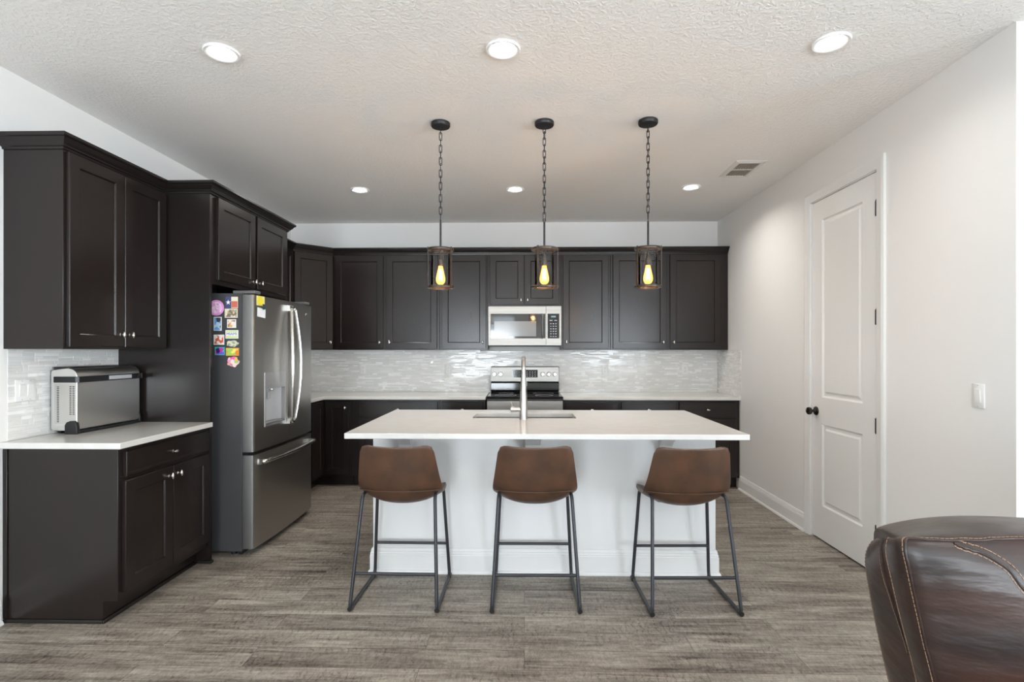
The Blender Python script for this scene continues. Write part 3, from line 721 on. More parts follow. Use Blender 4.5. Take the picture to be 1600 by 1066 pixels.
hd = obj('handle', bm, FAUC, root, smooth=True)
bm = bmesh.new(); tube(bm, [(fx-.076, fy, .985), (fx-.078, fy-.004, 1.005), (fx-.080, fy-.01, 1.016)], [.0045, .004, .0045], 10); obj('lever', bm, FAUC, hd, smooth=True)

# ------------------------------------------------------------------ microwave
root = thing('microwave', 'stainless over-the-range microwave with a wide dark window and keypad', 'microwave', (0.003, 5.55, 1.412))
MY = 5.520; mx0, mx1, mz0, mz1 = -0.375, 0.381, 1.414, 1.8235
bm = bmesh.new(); box(bm, mx0+.004, mx1-.004, MY+.03, DW-.008, mz0, mz1); obj('body', bm, mat('grey_appliance_case', (0.16, 0.16, 0.16), .4, metal=.6), root, bevel=.002)
bm = bmesh.new(); dx1 = 0.2225
wz0, wz1, wx0, wx1 = 1.490, 1.745, -0.350, 0.217
# door: steel frame around the window
rs = []
pr = [((mx0, dx1, mz0+.004, mz1), .03), ((mx0, dx1, mz0+.004, mz1), .002), ((mx0+.002, dx1-.001, mz0+.006, mz1-.002), 0), ((wx0, wx1, wz0, wz1), 0), ((wx0+.001, wx1-.001, wz0+.001, wz1-.001), .004)]
for (a, b, c, d), y in pr: rs.append(ring(bm, [(a, MY+y, c), (b, MY+y, c), (b, MY+y, d), (a, MY+y, d)]))
for a, b in zip(rs, rs[1:]): bridge(bm, a, b)
dr = obj('door', bm, STEELH, root)
obj('window', BX(wx0, wx1, MY+.003, MY+.0055, wz0, wz1), OVENW, dr, label='dark glass door window')
obj('window_screen', BX(-0.312, 0.122, MY+.0022, MY+.0029, 1.512, 1.668), SCREEN, dr, label='grey perforated screen behind the glass')
bm = bmesh.new(); tube(bm, fillet([(0.185, MY+.002, 1.500), (0.185, MY-.034, 1.507), (0.185, MY-.040, 1.617), (0.185, MY-.034, 1.727), (0.185, MY+.002, 1.734)], .02, 5), .0145, 14, flat=.62)
obj('handle', bm, STEELH, dr, smooth=True)
bm = bmesh.new(); box(bm, dx1+.0015, mx1, MY, MY+.03, mz0+.004, mz1)
cp = obj('control_panel', bm, STEELH, root, bevel=.001)
bm = bmesh.new(); box(bm, .240, .360, MY-.0012, MY-.0001, 1.490, 1.745)
for r in range(7):
    for c in range(3):
        if r < 6: box(bm, .266+c*.026, .280+c*.026, MY-.0018, MY-.0011, 1.507+r*.026, 1.516+r*.026, mi=1)
for c in range(2): box(bm, .262+c*.046, .290+c*.046, MY-.0018, MY-.0011, 1.672, 1.680, mi=1)
kp = obj('keypad', bm, [BLACKG, GREYP], cp, label='black keypad with rows of small grey keys')
bm = bmesh.new(); box(bm, .275, .325, MY-.0018, MY-.0013, 1.706, 1.724); obj('clock_display', bm, mat('dim_display', (.05, .08, .09), .2, emit=(.5, .8, .9), estr=.25), kp)
bm = bmesh.new(); box(bm, mx0+.01, mx1-.01, MY+.005, MY+.20, mz0-.010, mz0-.0005); obj('vent_bottom', bm, BLACKP, root, bevel=.002)

# ------------------------------------------------------------------ range
root = thing('range', 'freestanding stainless electric range with black glass cooktop on the back wall', 'stove', (0.005, 5.58, 0))
RX0, RX1, RF = -0.372, 0.382, 5.262
bm = bmesh.new(); box(bm, RX0+.004, RX1-.004, RF+.045, DW-.02, 0.03, 0.888)
obj('body', bm, mat('black_enamel', (.015, .015, .016), .3), root, bevel=.003)
bm = bmesh.new(); box(bm, RX0, RX1, RF+.008, 5.835, .889, .912); obj('cooktop', bm, BLACKG, root, bevel=.006, seg=3)
for cx, cy, r in ((-.19, 5.42, .11), (.2, 5.42, .09), (-.19, 5.68, .08), (.2, 5.68, .11)):
    bm = bmesh.new(); lathe(bm, [(r, .9121), (r, .9127), (r-.003, .9127), (r-.003, .9121)], (cx, cy, 0), n=40, caps=False); obj('burner_ring', bm, GREYP, root)
# slanted back guard
bm = bmesh.new(); prof = [(5.838, .912), (5.822, .935), (5.824, 1.012), (5.832, 1.02), (5.8345, 1.0245), (5.913, 1.0245), (5.913, .912)]
a = ring(bm, [(RX0+.006, y, z) for y, z in prof]); b = ring(bm, [(RX1-.006, y, z) for y, z in prof]); bridge(bm, a, b); bm.faces.new(a); bm.faces.new(b[::-1])
obj('lower_backguard', bm, BLACKG, root, bevel=.004, label='glossy black lower backguard')
bm = bmesh.new(); prof = [(5.822, 1.026), (5.826, 1.185), (5.832, 1.190), (5.913, 1.190), (5.913, 1.026)]
a = ring(bm, [(RX0+.006, y, z) for y, z in prof]); b = ring(bm, [(RX1-.006, y, z) for y, z in prof]); bridge(bm, a, b); bm.faces.new(a); bm.faces.new(b[::-1])
cs = obj('console', bm, STEELH, root, bevel=.003)
bm = bmesh.new(); box(bm, -.135, .145, 5.8185, 5.8215, 1.072, 1.155)
for k in range(9):
    for q in range(3): box(bm, -.12+k*.029, -.12+k*.029+.012, 5.8178, 5.8186, 1.083+q*.022, 1.090+q*.022, mi=1)
obj('display', bm, [BLACKG, GREYP], cs)
for kx in (-.325, -.258, .200, .265, .332):
    bm = bmesh.new(); lathe(bm, [(.0245, 5.8225), (.0245, 5.819), (.020, 5.817), (.0185, 5.800), (.017, 5.797), (0, 5.797)], (kx, 0, 1.107), n=28, axis='y')
    box(bm, kx-.004, kx+.004, 5.786, 5.800, 1.107-.018, 1.107+.018)
    obj('burner_knob', bm, STEEL, cs, smooth=True)
bm = bmesh.new(); box(bm, RX0+.002, RX1-.002, RF, RF+.044, .20, .868); od = obj('oven_door', bm, STEELH, root, bevel=.004)
obj('oven_window', BX(-.25, .26, RF-.0015, RF-.0002, .34, .66), BLACKG, od)
bm = bmesh.new(); tube(bm, fillet([(-.33, RF, .745), (-.33, RF-.05, .745), (.34, RF-.05, .745), (.34, RF, .745)], .02, 5), .011, 14); obj('handle', bm, STEELH, od, smooth=True)
bm = bmesh.new(); box(bm, RX0+.002, RX1-.002, RF+.004, RF+.044, .04, .192); obj('storage_drawer', bm, STEELH, root, bevel=.004)
bm = bmesh.new(); box(bm, RX0+.002, RX1-.002, RF+.010, RF+.044, .8695, .8885); obj('front_vent_strip', bm, BLACKP, root, bevel=.002)

# ------------------------------------------------------------------ refrigerator
FY0, FY1, FM = 3.500, 4.468, 3.985
root = thing('refrigerator', 'slate stainless french-door refrigerator with water dispenser, in the left cabinet surround', 'refrigerator', (-2.2, FM, 0))
bm = bmesh.new(); box(bm, -2.58, -1.872, FY0+.004, FY1-.004, .028, 1.745); obj('body', bm, FGREY, root, bevel=.004)
for x in (-2.55, -1.95):
    for y in (FY0+.05, FY1-.05): bm = bmesh.new(); lathe(bm, [(.018, 0.0005), (.018, .0275)], (x, y, 0), n=16); obj('foot', bm, BLACKP, root, smooth=True)
obj('kick_grille', BX(-1.905, -1.882, FY0+.02, FY1-.02, .006, .027), BLACKP, root)
def fx_(y):   # bowed front
    t = (y-FM)/((FY1-FY0)/2); return -1.775 - 0.020*t*t
def door_plan(ya, yb, xb=-1.868, ra=0, rb=0, inset=0):
    pts = [(xb, ya), ]
    n = 10
    ys = [ya+(yb-ya)*k/n for k in range(n+1)]
    fr = []
    for y in ys: fr.append((fx_(y)-inset, y))
    if ra: fr = [(fx_(ya)-.014, ya), (fx_(ya)-.004, ya+.003), (fx_(ya), ya+.010)] + fr[1:]
    if rb: fr = fr[:-1] + [(fx_(yb), yb-.010), (fx_(yb)-.004, yb-.003), (fx_(yb)-.014, yb)]
    return pts + fr + [(xb, yb)]
def edge_faces(bm):
    bm.normal_update()
    for f in bm.faces:
        c = f.calc_center_median()
        if abs(f.normal.y) > .8 and (c.y < FY0+.002 or c.y > FY1-.002): f.material_index = 1
# left (near) door, with the dispenser niche left open in it
bm = bmesh.new(); a, b = 3.640, 3.925
prism(bm, door_plan(FY0, a, ra=1), .690, 1.735); prism(bm, door_plan(b, FM-.002, rb=0), .690, 1.735)
prism(bm, door_plan(a, b), .690, .848); prism(bm, door_plan(a, b), 1.100, 1.735); prism(bm, door_plan(a, b, inset=.060), .848, 1.100)
edge_faces(bm); ld = obj('door', bm, [SLATE, DSIDE], root, smooth=True, auto=25)
bm = bmesh.new(); prism(bm, door_plan(FM+.002, FY1, rb=1), .690, 1.735); edge_faces(bm); rd = obj('door', bm, [SLATE, DSIDE], root, smooth=True, auto=25)
bm = bmesh.new(); prism(bm, door_plan(FY0, FY1, ra=1, rb=1), .048, .668); edge_faces(bm); fd = obj('freezer_drawer', bm, [SLATE, DSIDE], root, smooth=True, auto=25)
# dispenser
DISP = mat('dispenser_silver', (0.42, 0.42, 0.42), 0.3, metal=.75)
bm = bmesh.new()
def face_strip(bm, ya, yb, za, zb, d, t=.003, n=4):
    ys = [ya+(yb-ya)*k/n for k in range(n+1)]
    prism(bm, [(fx_(y)+d-t, y) for y in ys] + [(fx_(y)+d, y) for y in ys[::-1]], za, zb)
face_strip(bm, a-.006, b+.006, 1.098, 1.212, .0030)
for k in range(5):
    n0 = len(bm.faces); face_strip(bm, 3.69+k*.042, 3.698+k*.042, 1.128, 1.134, .0036, .0010, 1); bm.faces.ensure_lookup_table()
    for q in range(n0, len(bm.faces)): bm.faces[q].material_index = 1
dp = obj('water_dispenser', bm, [DISP, GREYP], ld)
bm = bmesh.new(); face_strip(bm, a-.006, a+.004, .838, 1.0975, .003); face_strip(bm, b-.004, b+.006, .838, 1.0975, .003); face_strip(bm, a+.0045, b-.0045, .838, .850, .003)
obj('dispenser_frame', bm, DISP, ld)
bm = bmesh.new(); prism(bm, [(fx_(y)-.0595+ .035*((y-(a+b)/2)/((b-a)/2))**2, y) for y in [a+.002+(b-a-.004)*k/12 for k in range(13)]] + [(fx_(b)-.0599, b-.002), (fx_(a)-.0599, a+.002)], .862, 1.099)
obj('dispenser_cavity', bm, mat('dispenser_cavity', (.55, .56, .58), .35, metal=.4), ld, smooth=True)
bm = bmesh.new(); box(bm, -1.832, fx_(3.78)-.002, a+.004, b-.004, .8485, .861); obj('drip_tray', bm, mat('drip_tray_grey', (.2, .2, .2), .3, metal=.5), ld, bevel=.002)
bm = bmesh.new(); lathe(bm, [(.016, 1.0995), (.016, 1.085), (.010, 1.078), (0, 1.078)], (fx_(3.78)-.030, 3.782, 0), n=18); box(bm, fx_(3.78)-.048, fx_(3.78)-.043, 3.76, 3.80, 1.02, 1.075)
obj('nozzle', bm, DISP, ld, smooth=True)
HANDLE = mat('handle_steel', (.58, .565, .54), .2, metal=1)
for s, dd, y in ((-1, ld, FM-.030), (1, rd, FM+.030)):
    bm = bmesh.new(); x = fx_(y)
    P0 = [(x-.001, y, .835), (x+.038, y+s*.002, .850)] + [(x+.038+.026*math.sin(PI*k/10), y+s*(.002+.040*math.sin(PI*k/10)), .850+.82*k/10) for k in range(1, 10)] + [(x+.038, y+s*.002, 1.670), (x-.001, y, 1.685)]
    tube(bm, fillet(P0, .012, 3), .013, 14, flat=.75, ref=(1, 0, 0))
    box(bm, x-.001, x+.030, y-.013, y+.013, .820, .862); box(bm, x-.001, x+.030, y-.013, y+.013, 1.660, 1.702)
    obj('handle', bm, HANDLE, dd, smooth=True)
bm = bmesh.new(); hx = lambda y: fx_(y)
P0 = [(hx(3.55), 3.56, .617), (hx(3.56)+.045, 3.565, .617)] + [(hx(3.56)+.045+.022*math.sin(PI*k/10), 3.565+.84*k/10, .617) for k in range(1, 10)] + [(hx(4.4)+.045, 4.405, .617), (hx(4.4), 4.41, .617)]
tube(bm, fillet(P0, .012, 3), .015, 14, flat=.8); box(bm, hx(3.56)-.001, hx(3.56)+.035, 3.545, 3.580, .600, .634); box(bm, hx(4.4)-.001, hx(4.4)+.035, 4.390, 4.425, .600, .634)
obj('handle', bm, HANDLE, fd, smooth=True)
for y in (FY0+.03, FY1-.11):
    bm = bmesh.new(); box(bm, -1.95, -1.80, y, y+.08, 1.7455, 1.766); obj('hinge_cover', bm, mat('hinge_grey', (.12, .12, .12), .4), root, bevel=.004)
bm = bmesh.new(); lathe(bm, [(.0, .0025), (.012, .0025), (.013, .001), (.013, 0)], (fx_(4.33)+.0002, 4.33, 1.655), n=24, axis='x'); obj('badge', bm, NICKEL, rd, smooth=True, label='small round silver badge')

# magnets -----------------------------------------------------------------
def blob_mat(name, cols, scale=60, rough=.4, seed=0):
    m = bpy.data.materials.new(name); nt, N, L, P = nodes(m); P.inputs['Roughness'].default_value = rough
    tc = N.new('ShaderNodeTexCoord'); mp = N.new('ShaderNodeMapping'); mp.inputs['Location'].default_value = (seed*3.1, seed*1.7, seed*.9); L.new(tc.outputs['Object'], mp.inputs[0])
    vo = N.new('ShaderNodeTexVoronoi'); vo.inputs['Scale'].default_value = scale; L.new(mp.outputs[0], vo.inputs['Vector'])
    sp = N.new('ShaderNodeSeparateColor'); L.new(vo.outputs['Color'], sp.inputs[0])
    cr = N.new('ShaderNodeValToRGB'); cr.color_ramp.interpolation = 'CONSTANT'; e = cr.color_ramp.elements
    while len(e) < len(cols): e.new(.5)
    for i, c in enumerate(cols): e[i].position = i/len(cols); e[i].color = (*c, 1)
    L.new(sp.outputs[0], cr.inputs[0]); L.new(cr.outputs[0], P.inputs['Base Color'])
    return m
FS = FY0+.004      # refrigerator side plane
def mag_rect(x0, x1, z0, z1, m, label, border=None, t=.003, shape='rect'):
    bm = bmesh.new(); r = thing('fridge_magnet', label, 'magnet', ((x0+x1)/2, FS, z0))
    if shape == 'round':
        lathe(bm, [((x1-x0)/2, FS-.0005), ((x1-x0)/2, FS-t), (0, FS-t)], ((x0+x1)/2, 0, (z0+z1)/2), n=36, axis='y')
    elif shape == 'wavy':
        n = 28; cx, cz = (x0+x1)/2, (z0+z1)/2; pts = []
        for k in range(n):
            a = 2*PI*k/n; q = 1+.09*math.sin(5*a+x0*50)+.06*math.sin(9*a); pts.append((cx+(x1-x0)/2*math.cos(a)*q, cz+(z1-z0)/2*math.sin(a)*q))
        a_ = ring(bm, [(x, FS-.0005, z) for x, z in pts]); b_ = ring(bm, [(x, FS-t, z) for x, z in pts]); bridge(bm, a_, b_); bm.faces.new(a_); bm.faces.new(b_)
    else: box(bm, x0, x1, FS-t, FS-.0005, z0, z1)
    obj('backing' if border else 'picture', bm, border if border else m, r, smooth=(shape != 'rect'))
    if border:
        e = .005
        if shape == 'round':
            bm = bmesh.new(); lathe(bm, [((x1-x0)/2-.012, FS-t-.0001), ((x1-x0)/2-.012, FS-t-.0009), (0, FS-t-.0009)], ((x0+x1)/2, 0, (z0+z1)/2), n=36, axis='y'); obj('picture', bm, m, r)
        elif m: obj('picture', BX(x0+e, x1-e, FS-t-.0008, FS-t-.0001, z0+e, z1-e), m, r)
    return r
cream = mat('magnet_cream', (.70, .64, .50), .5); white = mat('magnet_white', (.75, .74, .72), .5); red = mat('magnet_red', (.55, .13, .09), .5); navy = mat('magnet_navy', (.05, .06, .16), .5)
lime = mat('magnet_lime', (.55, .66, .18), .5); blue = mat('magnet_blue', (.06, .15, .42), .5); pink = mat('magnet_pink', (.68, .28, .58), .5)
mag_rect(-2.097, -1.993, 1.596, 1.700, blob_mat('pink_print', [(.75, .45, .68), (.78, .62, .72), (.62, .30, .56)], 90), 'round pink magnet at the top left of the refrigerator side', pink, shape='round')
r = mag_rect(-1.983, -1.900, 1.646, 1.721, None, 'flag-like magnet with a white star on navy beside red on cream', cream)
obj('navy_field', BX(-1.983, -1.944, FS-.0042, FS-.0031, 1.646, 1.721), navy, r); obj('red_field', BX(-1.942, -1.902, FS-.0042, FS-.0031, 1.650, 1.692), red, r)
bm = bmesh.new(); st = [((.017 if k % 2 == 0 else .007)*math.cos(PI/2+k*PI/5), (.017 if k % 2 == 0 else .007)*math.sin(PI/2+k*PI/5)) for k in range(10)]
a_ = ring(bm, [(-1.9635+x, FS-.0043, 1.684+z) for x, z in st]); b_ = ring(bm, [(-1.9635+x, FS-.0052, 1.684+z) for x, z in st]); bridge(bm, a_, b_)
ca = bm.verts.new((-1.9635, FS-.0052, 1.684))
for k in range(10): bm.faces.new((b_[k], b_[(k+1) % 10], ca))
obj('star', bm, white, r)
mag_rect(-1.988, -1.902, 1.582, 1.642, blob_mat('sketch_print', [(.62, .54, .38), (.18, .14, .10), (.70, .64, .50), (.40, .30, .18)], 75, seed=2), 'cream postcard magnet with a brown sketch', cream)
mag_rect(-2.062, -2.009, 1.496, 1.588, blob_mat('skyline_print', [(.08, .22, .55), (.10, .32, .65), (.45, .60, .75), (.05, .05, .06)], 38, seed=3), 'tall blue skyline magnet in the left column', white)
mag_rect(-1.972, -1.912, 1.515, 1.572, blob_mat('figure_print', [(.72, .66, .58), (.70, .36, .16), (.74, .70, .64), (.35, .22, .14)], 55, seed=4), 'small square white magnet with an orange motif', white)
r = mag_rect(-1.983, -1.897, 1.444, 1.500, lime, 'lime and white magnet lettered MIAMI', white)
obj('label_band', BX(-1.980, -1.900, FS-.0045, FS-.0039, 1.460, 1.486), white, r)
bm = text_bm('MIAMI', .026); xf(bm, Matrix.Translation((-1.940, FS-.0052, 1.474)) @ Matrix.Rotation(PI/2, 4, 'X')); obj('lettering', bm, blue, r, label='blue letters MIAMI')
mag_rect(-2.062, -1.992, 1.403, 1.470, blob_mat('crab_print', [(.72, .68, .60), (.62, .10, .06), (.74, .70, .64), (.48, .16, .10)], 50, seed=6), 'white square magnet with red drawing in the left column', white)
mag_rect(-1.975, -1.897, 1.390, 1.432, blob_mat('town_print', [(.55, .55, .40), (.25, .35, .25), (.65, .60, .45)], 70, seed=7), 'low pale landscape magnet with wavy outline under the MIAMI magnet', shape='wavy')
mag_rect(-2.054, -1.988, 1.334, 1.388, blob_mat('neon_print', [(.02, .45, .50), (.50, .03, .35), (.03, .02, .12), (.10, .10, .60)], 45, seed=8), 'neon teal and magenta square magnet at the bottom left', mat('magnet_teal', (.03, .40, .36), .4))
mag_rect(-1.980, -1.893, 1.330, 1.382, blob_mat('orange_print', [(.75, .50, .05), (.70, .18, .03), (.30, .50, .08), (.80, .65, .15)], 50, seed=9), 'orange and yellow rectangular magnet second from the bottom', mat('magnet_orange', (.65, .30, .04), .5))
mag_rect(-1.972, -1.892, 1.256, 1.324, blob_mat('flower_print', [(.75, .10, .35), (.78, .45, .08), (.70, .60, .55), (.75, .25, .50), (.35, .50, .12)], 60, seed=10), 'pink and orange flower-shaped magnet lowest on the refrigerator side', shape='wavy')
# things on the door front
def on_front(y0, y1, z0, z1, m, name, label, cat, t=.002, tilt=0):
    bm = bmesh.new(); face_strip(bm, y0, y1, z0, z1, t+.0006, t, 2)
    if tilt: 
        c = Vector((fx_((y0+y1)/2), (y0+y1)/2, (z0+z1)/2)); bmesh.ops.rotate(bm, cent=c, matrix=Matrix.Rotation(tilt, 3, 'X'), verts=bm.verts[:])
    o = obj(name, bm, m); tag(o, label, cat); return o
on_front(3.536, 3.630, 1.668, 1.733, blob_mat('smiley_print', [(.78, .66, .05), (.75, .70, .45), (.80, .74, .30)], 26, seed=11), 'paper_note', 'yellow and white note at the top corner of the refrigerator door', 'note')
on_front(3.546, 3.640, 1.590, 1.652, mat('note_paper', (.72, .74, .76), .6), 'paper_note', 'white paper note held below the yellow one on the refrigerator door', 'note', tilt=-.08)
bm = text_bm('B', .055, .003); xf(bm, Matrix.Translation((fx_(3.61)+.0068, 3.612, 1.660)) @ Matrix.Rotation(PI/2, 4, 'Z') @ Matrix.Rotation(PI/2, 4, 'X'))
o = obj('letter_magnet', bm, mat('magnet_dark_teal', (.03, .07, .09), .4)); tag(o, 'dark teal letter B magnet holding the white note on the refrigerator door', 'magnet')

# ------------------------------------------------------------------ countertop oven (flipped up on its side)
root = thing('countertop_oven', 'stainless flip-up countertop oven standing on edge on the coffee counter', 'toaster oven', (-2.545, 3.18, CZ1))
OX0, OX1, OY0, OY1, OZ0, OZ1 = -2.596, -2.450, 2.872, 3.450, .924, 1.268
OST = mat('oven_steel', (0.72, 0.71, 0.69), 0.36, metal=1, bump=.03, bscale=50, stretch=(1, 1, 20), bdist=.0004)
OST2 = mat('oven_side_steel', (0.60, 0.585, 0.555), 0.38, metal=.85)
OY1 = 3.348
bm = bmesh.new(); prof = [(OX0, OZ0+.012), (OX0+.012, OZ0), (OX1-.018, OZ0), (OX1-.004, OZ0+.006), (OX1, OZ0+.02), (OX1, OZ1-.045), (OX1-.006, OZ1-.022), (OX1-.024, OZ1-.006), (OX1-.05, OZ1), (OX0+.008, OZ1-.012), (OX0, OZ1-.02)]
a_ = ring(bm, [(x, OY0, z) for x, z in prof]); b_ = ring(bm, [(x, OY1, z) for x, z in prof]); bridge(bm, a_, b_); bm.faces.new(a_); bm.faces.new(b_[::-1])
obj('housing', bm, OST, root, bevel=.002, smooth=True)
bm = bmesh.new(); box(bm, OX0+.004, OX1-.05, OY0+.012, OY1-.10, OZ1-.0125, OZ1+.006); obj('top_recess_cover', bm, BLACKP, root, bevel=.003)
# handle band wrapping the near side and the long face
bm = bmesh.new(); zc, hh = 1.205, .0165
band = [(OX0+.022, OY0-.001), (OX0+.022, OY0-.010), (OX1-.002, OY0-.010), (OX1+.010, OY0+.004), (OX1+.010, OY1-.004), (OX1+.016, OY1+.0045), (OX1-.012, OY1+.0045), (OX1-.012, OY1+.0005), (OX1+.0005, OY1+.0005), (OX1+.0005, OY0-.0005)]
prism(bm, band, zc-hh, zc+hh); hb = obj('handle_band', bm, BLACKP, root, bevel=.004, seg=3)
obj('control_display', BX(OX1+.0102, OX1+.0112, 3.085, 3.265, zc-.0105, zc+.0115), mat('silver_control_strip', (.45, .46, .48), .35), hb)
bm = bmesh.new(); lathe(bm, [(.016, OX1+.0102), (.016, OX1+.024), (.013, OX1+.026), (0, OX1+.026)], (0, 3.318, zc), n=24, axis='x'); obj('dial', bm, BLACKP, hb, smooth=True)
bm = bmesh.new(); box(bm, OX0+.020, OX0+.136, OY0-.0004, OY0-.0001, .962, 1.180, mi=0)
for x, z0_, n, st in ((OX0+.034, .972, 21, .0095), (OX0+.104, 1.012, 17, .0095), (OX0+.121, 1.012, 17, .0095)):
    for k in range(n): box(bm, x, x+.0115, OY0-.0009, OY0-.0003, z0_+k*st, z0_+k*st+.0042, mi=1)
obj('vented_side_panel', bm, [OST2, DARKS], root, label='side panel with columns of dark vent slots')
for y0_, y1_ in ((OY0-.012, OY0+.010), (OY1-.010, OY1+.0045)):
    bm = bmesh.new(); prof = [(OX1-.060, CZ1+.0005), (OX1-.060, .955), (OX1-.050, .972), (OX1-.030, .979), (OX1-.005, .979), (OX1+.004, .965), (OX1+.008, .935), (OX1+.008, CZ1+.0005)]
    a_ = ring(bm, [(x, y0_, z) for x, z in prof]); b_ = ring(bm, [(x, y1_, z) for x, z in prof]); bridge(bm, a_, b_); bm.faces.new(a_); bm.faces.new(b_[::-1])
    obj('foot', bm, BLACKP, root, bevel=.002, label='black plastic foot')
bm = bmesh.new(); box(bm, OX1-.05, OX1+.005, OY0+.0105, OY1-.0105, CZ1+.001, OZ0-.0005); box(bm, OX0+.01, OX0+.03, OY0+.03, OY1-.03, CZ1+.001, OZ0-.0005)
obj('base_rail', bm, BLACKP, root, bevel=.002)

# ------------------------------------------------------------------ ceiling fixtures
def can_light():
    r = thing('recessed_light', '', 'ceiling light', (0, 0, 0)); OFF[r] = Vector((0, 0, 0))
    bm = bmesh.new(); lathe(bm, [(.081, -.0005), (.081, -.006), (.0785, -.0105), (.074, -.0115), (.063, -.0070), (.053, -.0025), (.051, -.0005)], n=48, caps=False)
    obj('trim_ring', bm, CANT, r, world=False, smooth=True)
    bm = bmesh.new(); lathe(bm, [(.0505, -.0008), (.0505, -.0030), (0, -.0034)], n=40); obj('lens', bm, LENS, r, world=False, smooth=True)
    return r
labs = ['lit recessed ceiling light, front row left', 'lit recessed ceiling light, front row middle', 'lit recessed ceiling light, front row right',
        'small lit recessed ceiling light, back row left', 'small lit recessed ceiling light, back row middle between two pendants', 'small lit recessed ceiling light, back row right near the vent',
        'added unseen living room recessed light left, just behind the camera', 'added unseen living room recessed light centre, just behind the camera', 'added unseen living room recessed light left, near the rear windows', 'added unseen living room recessed light centre, near the rear windows',
        'added unseen living room recessed light far right, just behind the camera', 'added unseen living room recessed light far right, near the rear windows']
base_can = can_light()
for i, (x, y) in enumerate(CANS):
    c = base_can if i == 0 else copy_tree(base_can)
    c.location = (x, y, H); c['label'] = labs[i]; c['category'] = 'ceiling light'; c['group'] = 'recessed ceiling lights'
# vent
root = thing('ceiling_vent', 'white ceiling air vent with two rows of slats near the right wall', 'vent', (1.70, 4.21, H))
bm = bmesh.new(); vx0, vx1, vy0, vy1 = 1.585, 1.815, 4.03, 4.40
fo, fi = [(vx0, vy0), (vx1, vy0), (vx1, vy1), (vx0, vy1)], [(vx0+.035, vy0+.035), (vx1-.035, vy0+.035), (vx1-.035, vy1-.035), (vx0+.035, vy1-.035)]
rs = [ring(bm, [(x, y, z) for x, y in p]) for p, z in ((fo, H-.0005), (fo, H-.003), (fi, H-.010), (fi, H-.0005))]
for i in range(4): bridge(bm, rs[i], rs[(i+1) % 4])
box(bm, vx0+.035, vx1-.035, 4.207, 4.223, H-.009, H-.002)
obj('frame', bm, TRIM, root)
obj('duct_opening', BX(vx0+.036, vx1-.036, vy0+.036, vy1-.036, H-.0012, H-.0004), mat('vent_dark', (.035, .03, .025), .8), root)
for row in ((vy0+.036, 4.206), (4.224, vy1-.036)):
    for k in range(8):
        x = vx0+.043+k*.0195; bm = bmesh.new(); v = ring(bm, [(x, row[0], H-.002), (x+.007, row[0], H-.0085), (x+.0085, row[0], H-.0085), (x+.0015, row[0], H-.002)]); w = ring(bm, [(p.co.x, row[1], p.co.z) for p in v])
        bridge(bm, v, w); bm.faces.new(v); bm.faces.new(w[::-1]); obj('slat', bm, mat('vent_slat', (.42, .39, .34), .5) if 'vent_slat' not in MATS else MATS['vent_slat'], root)

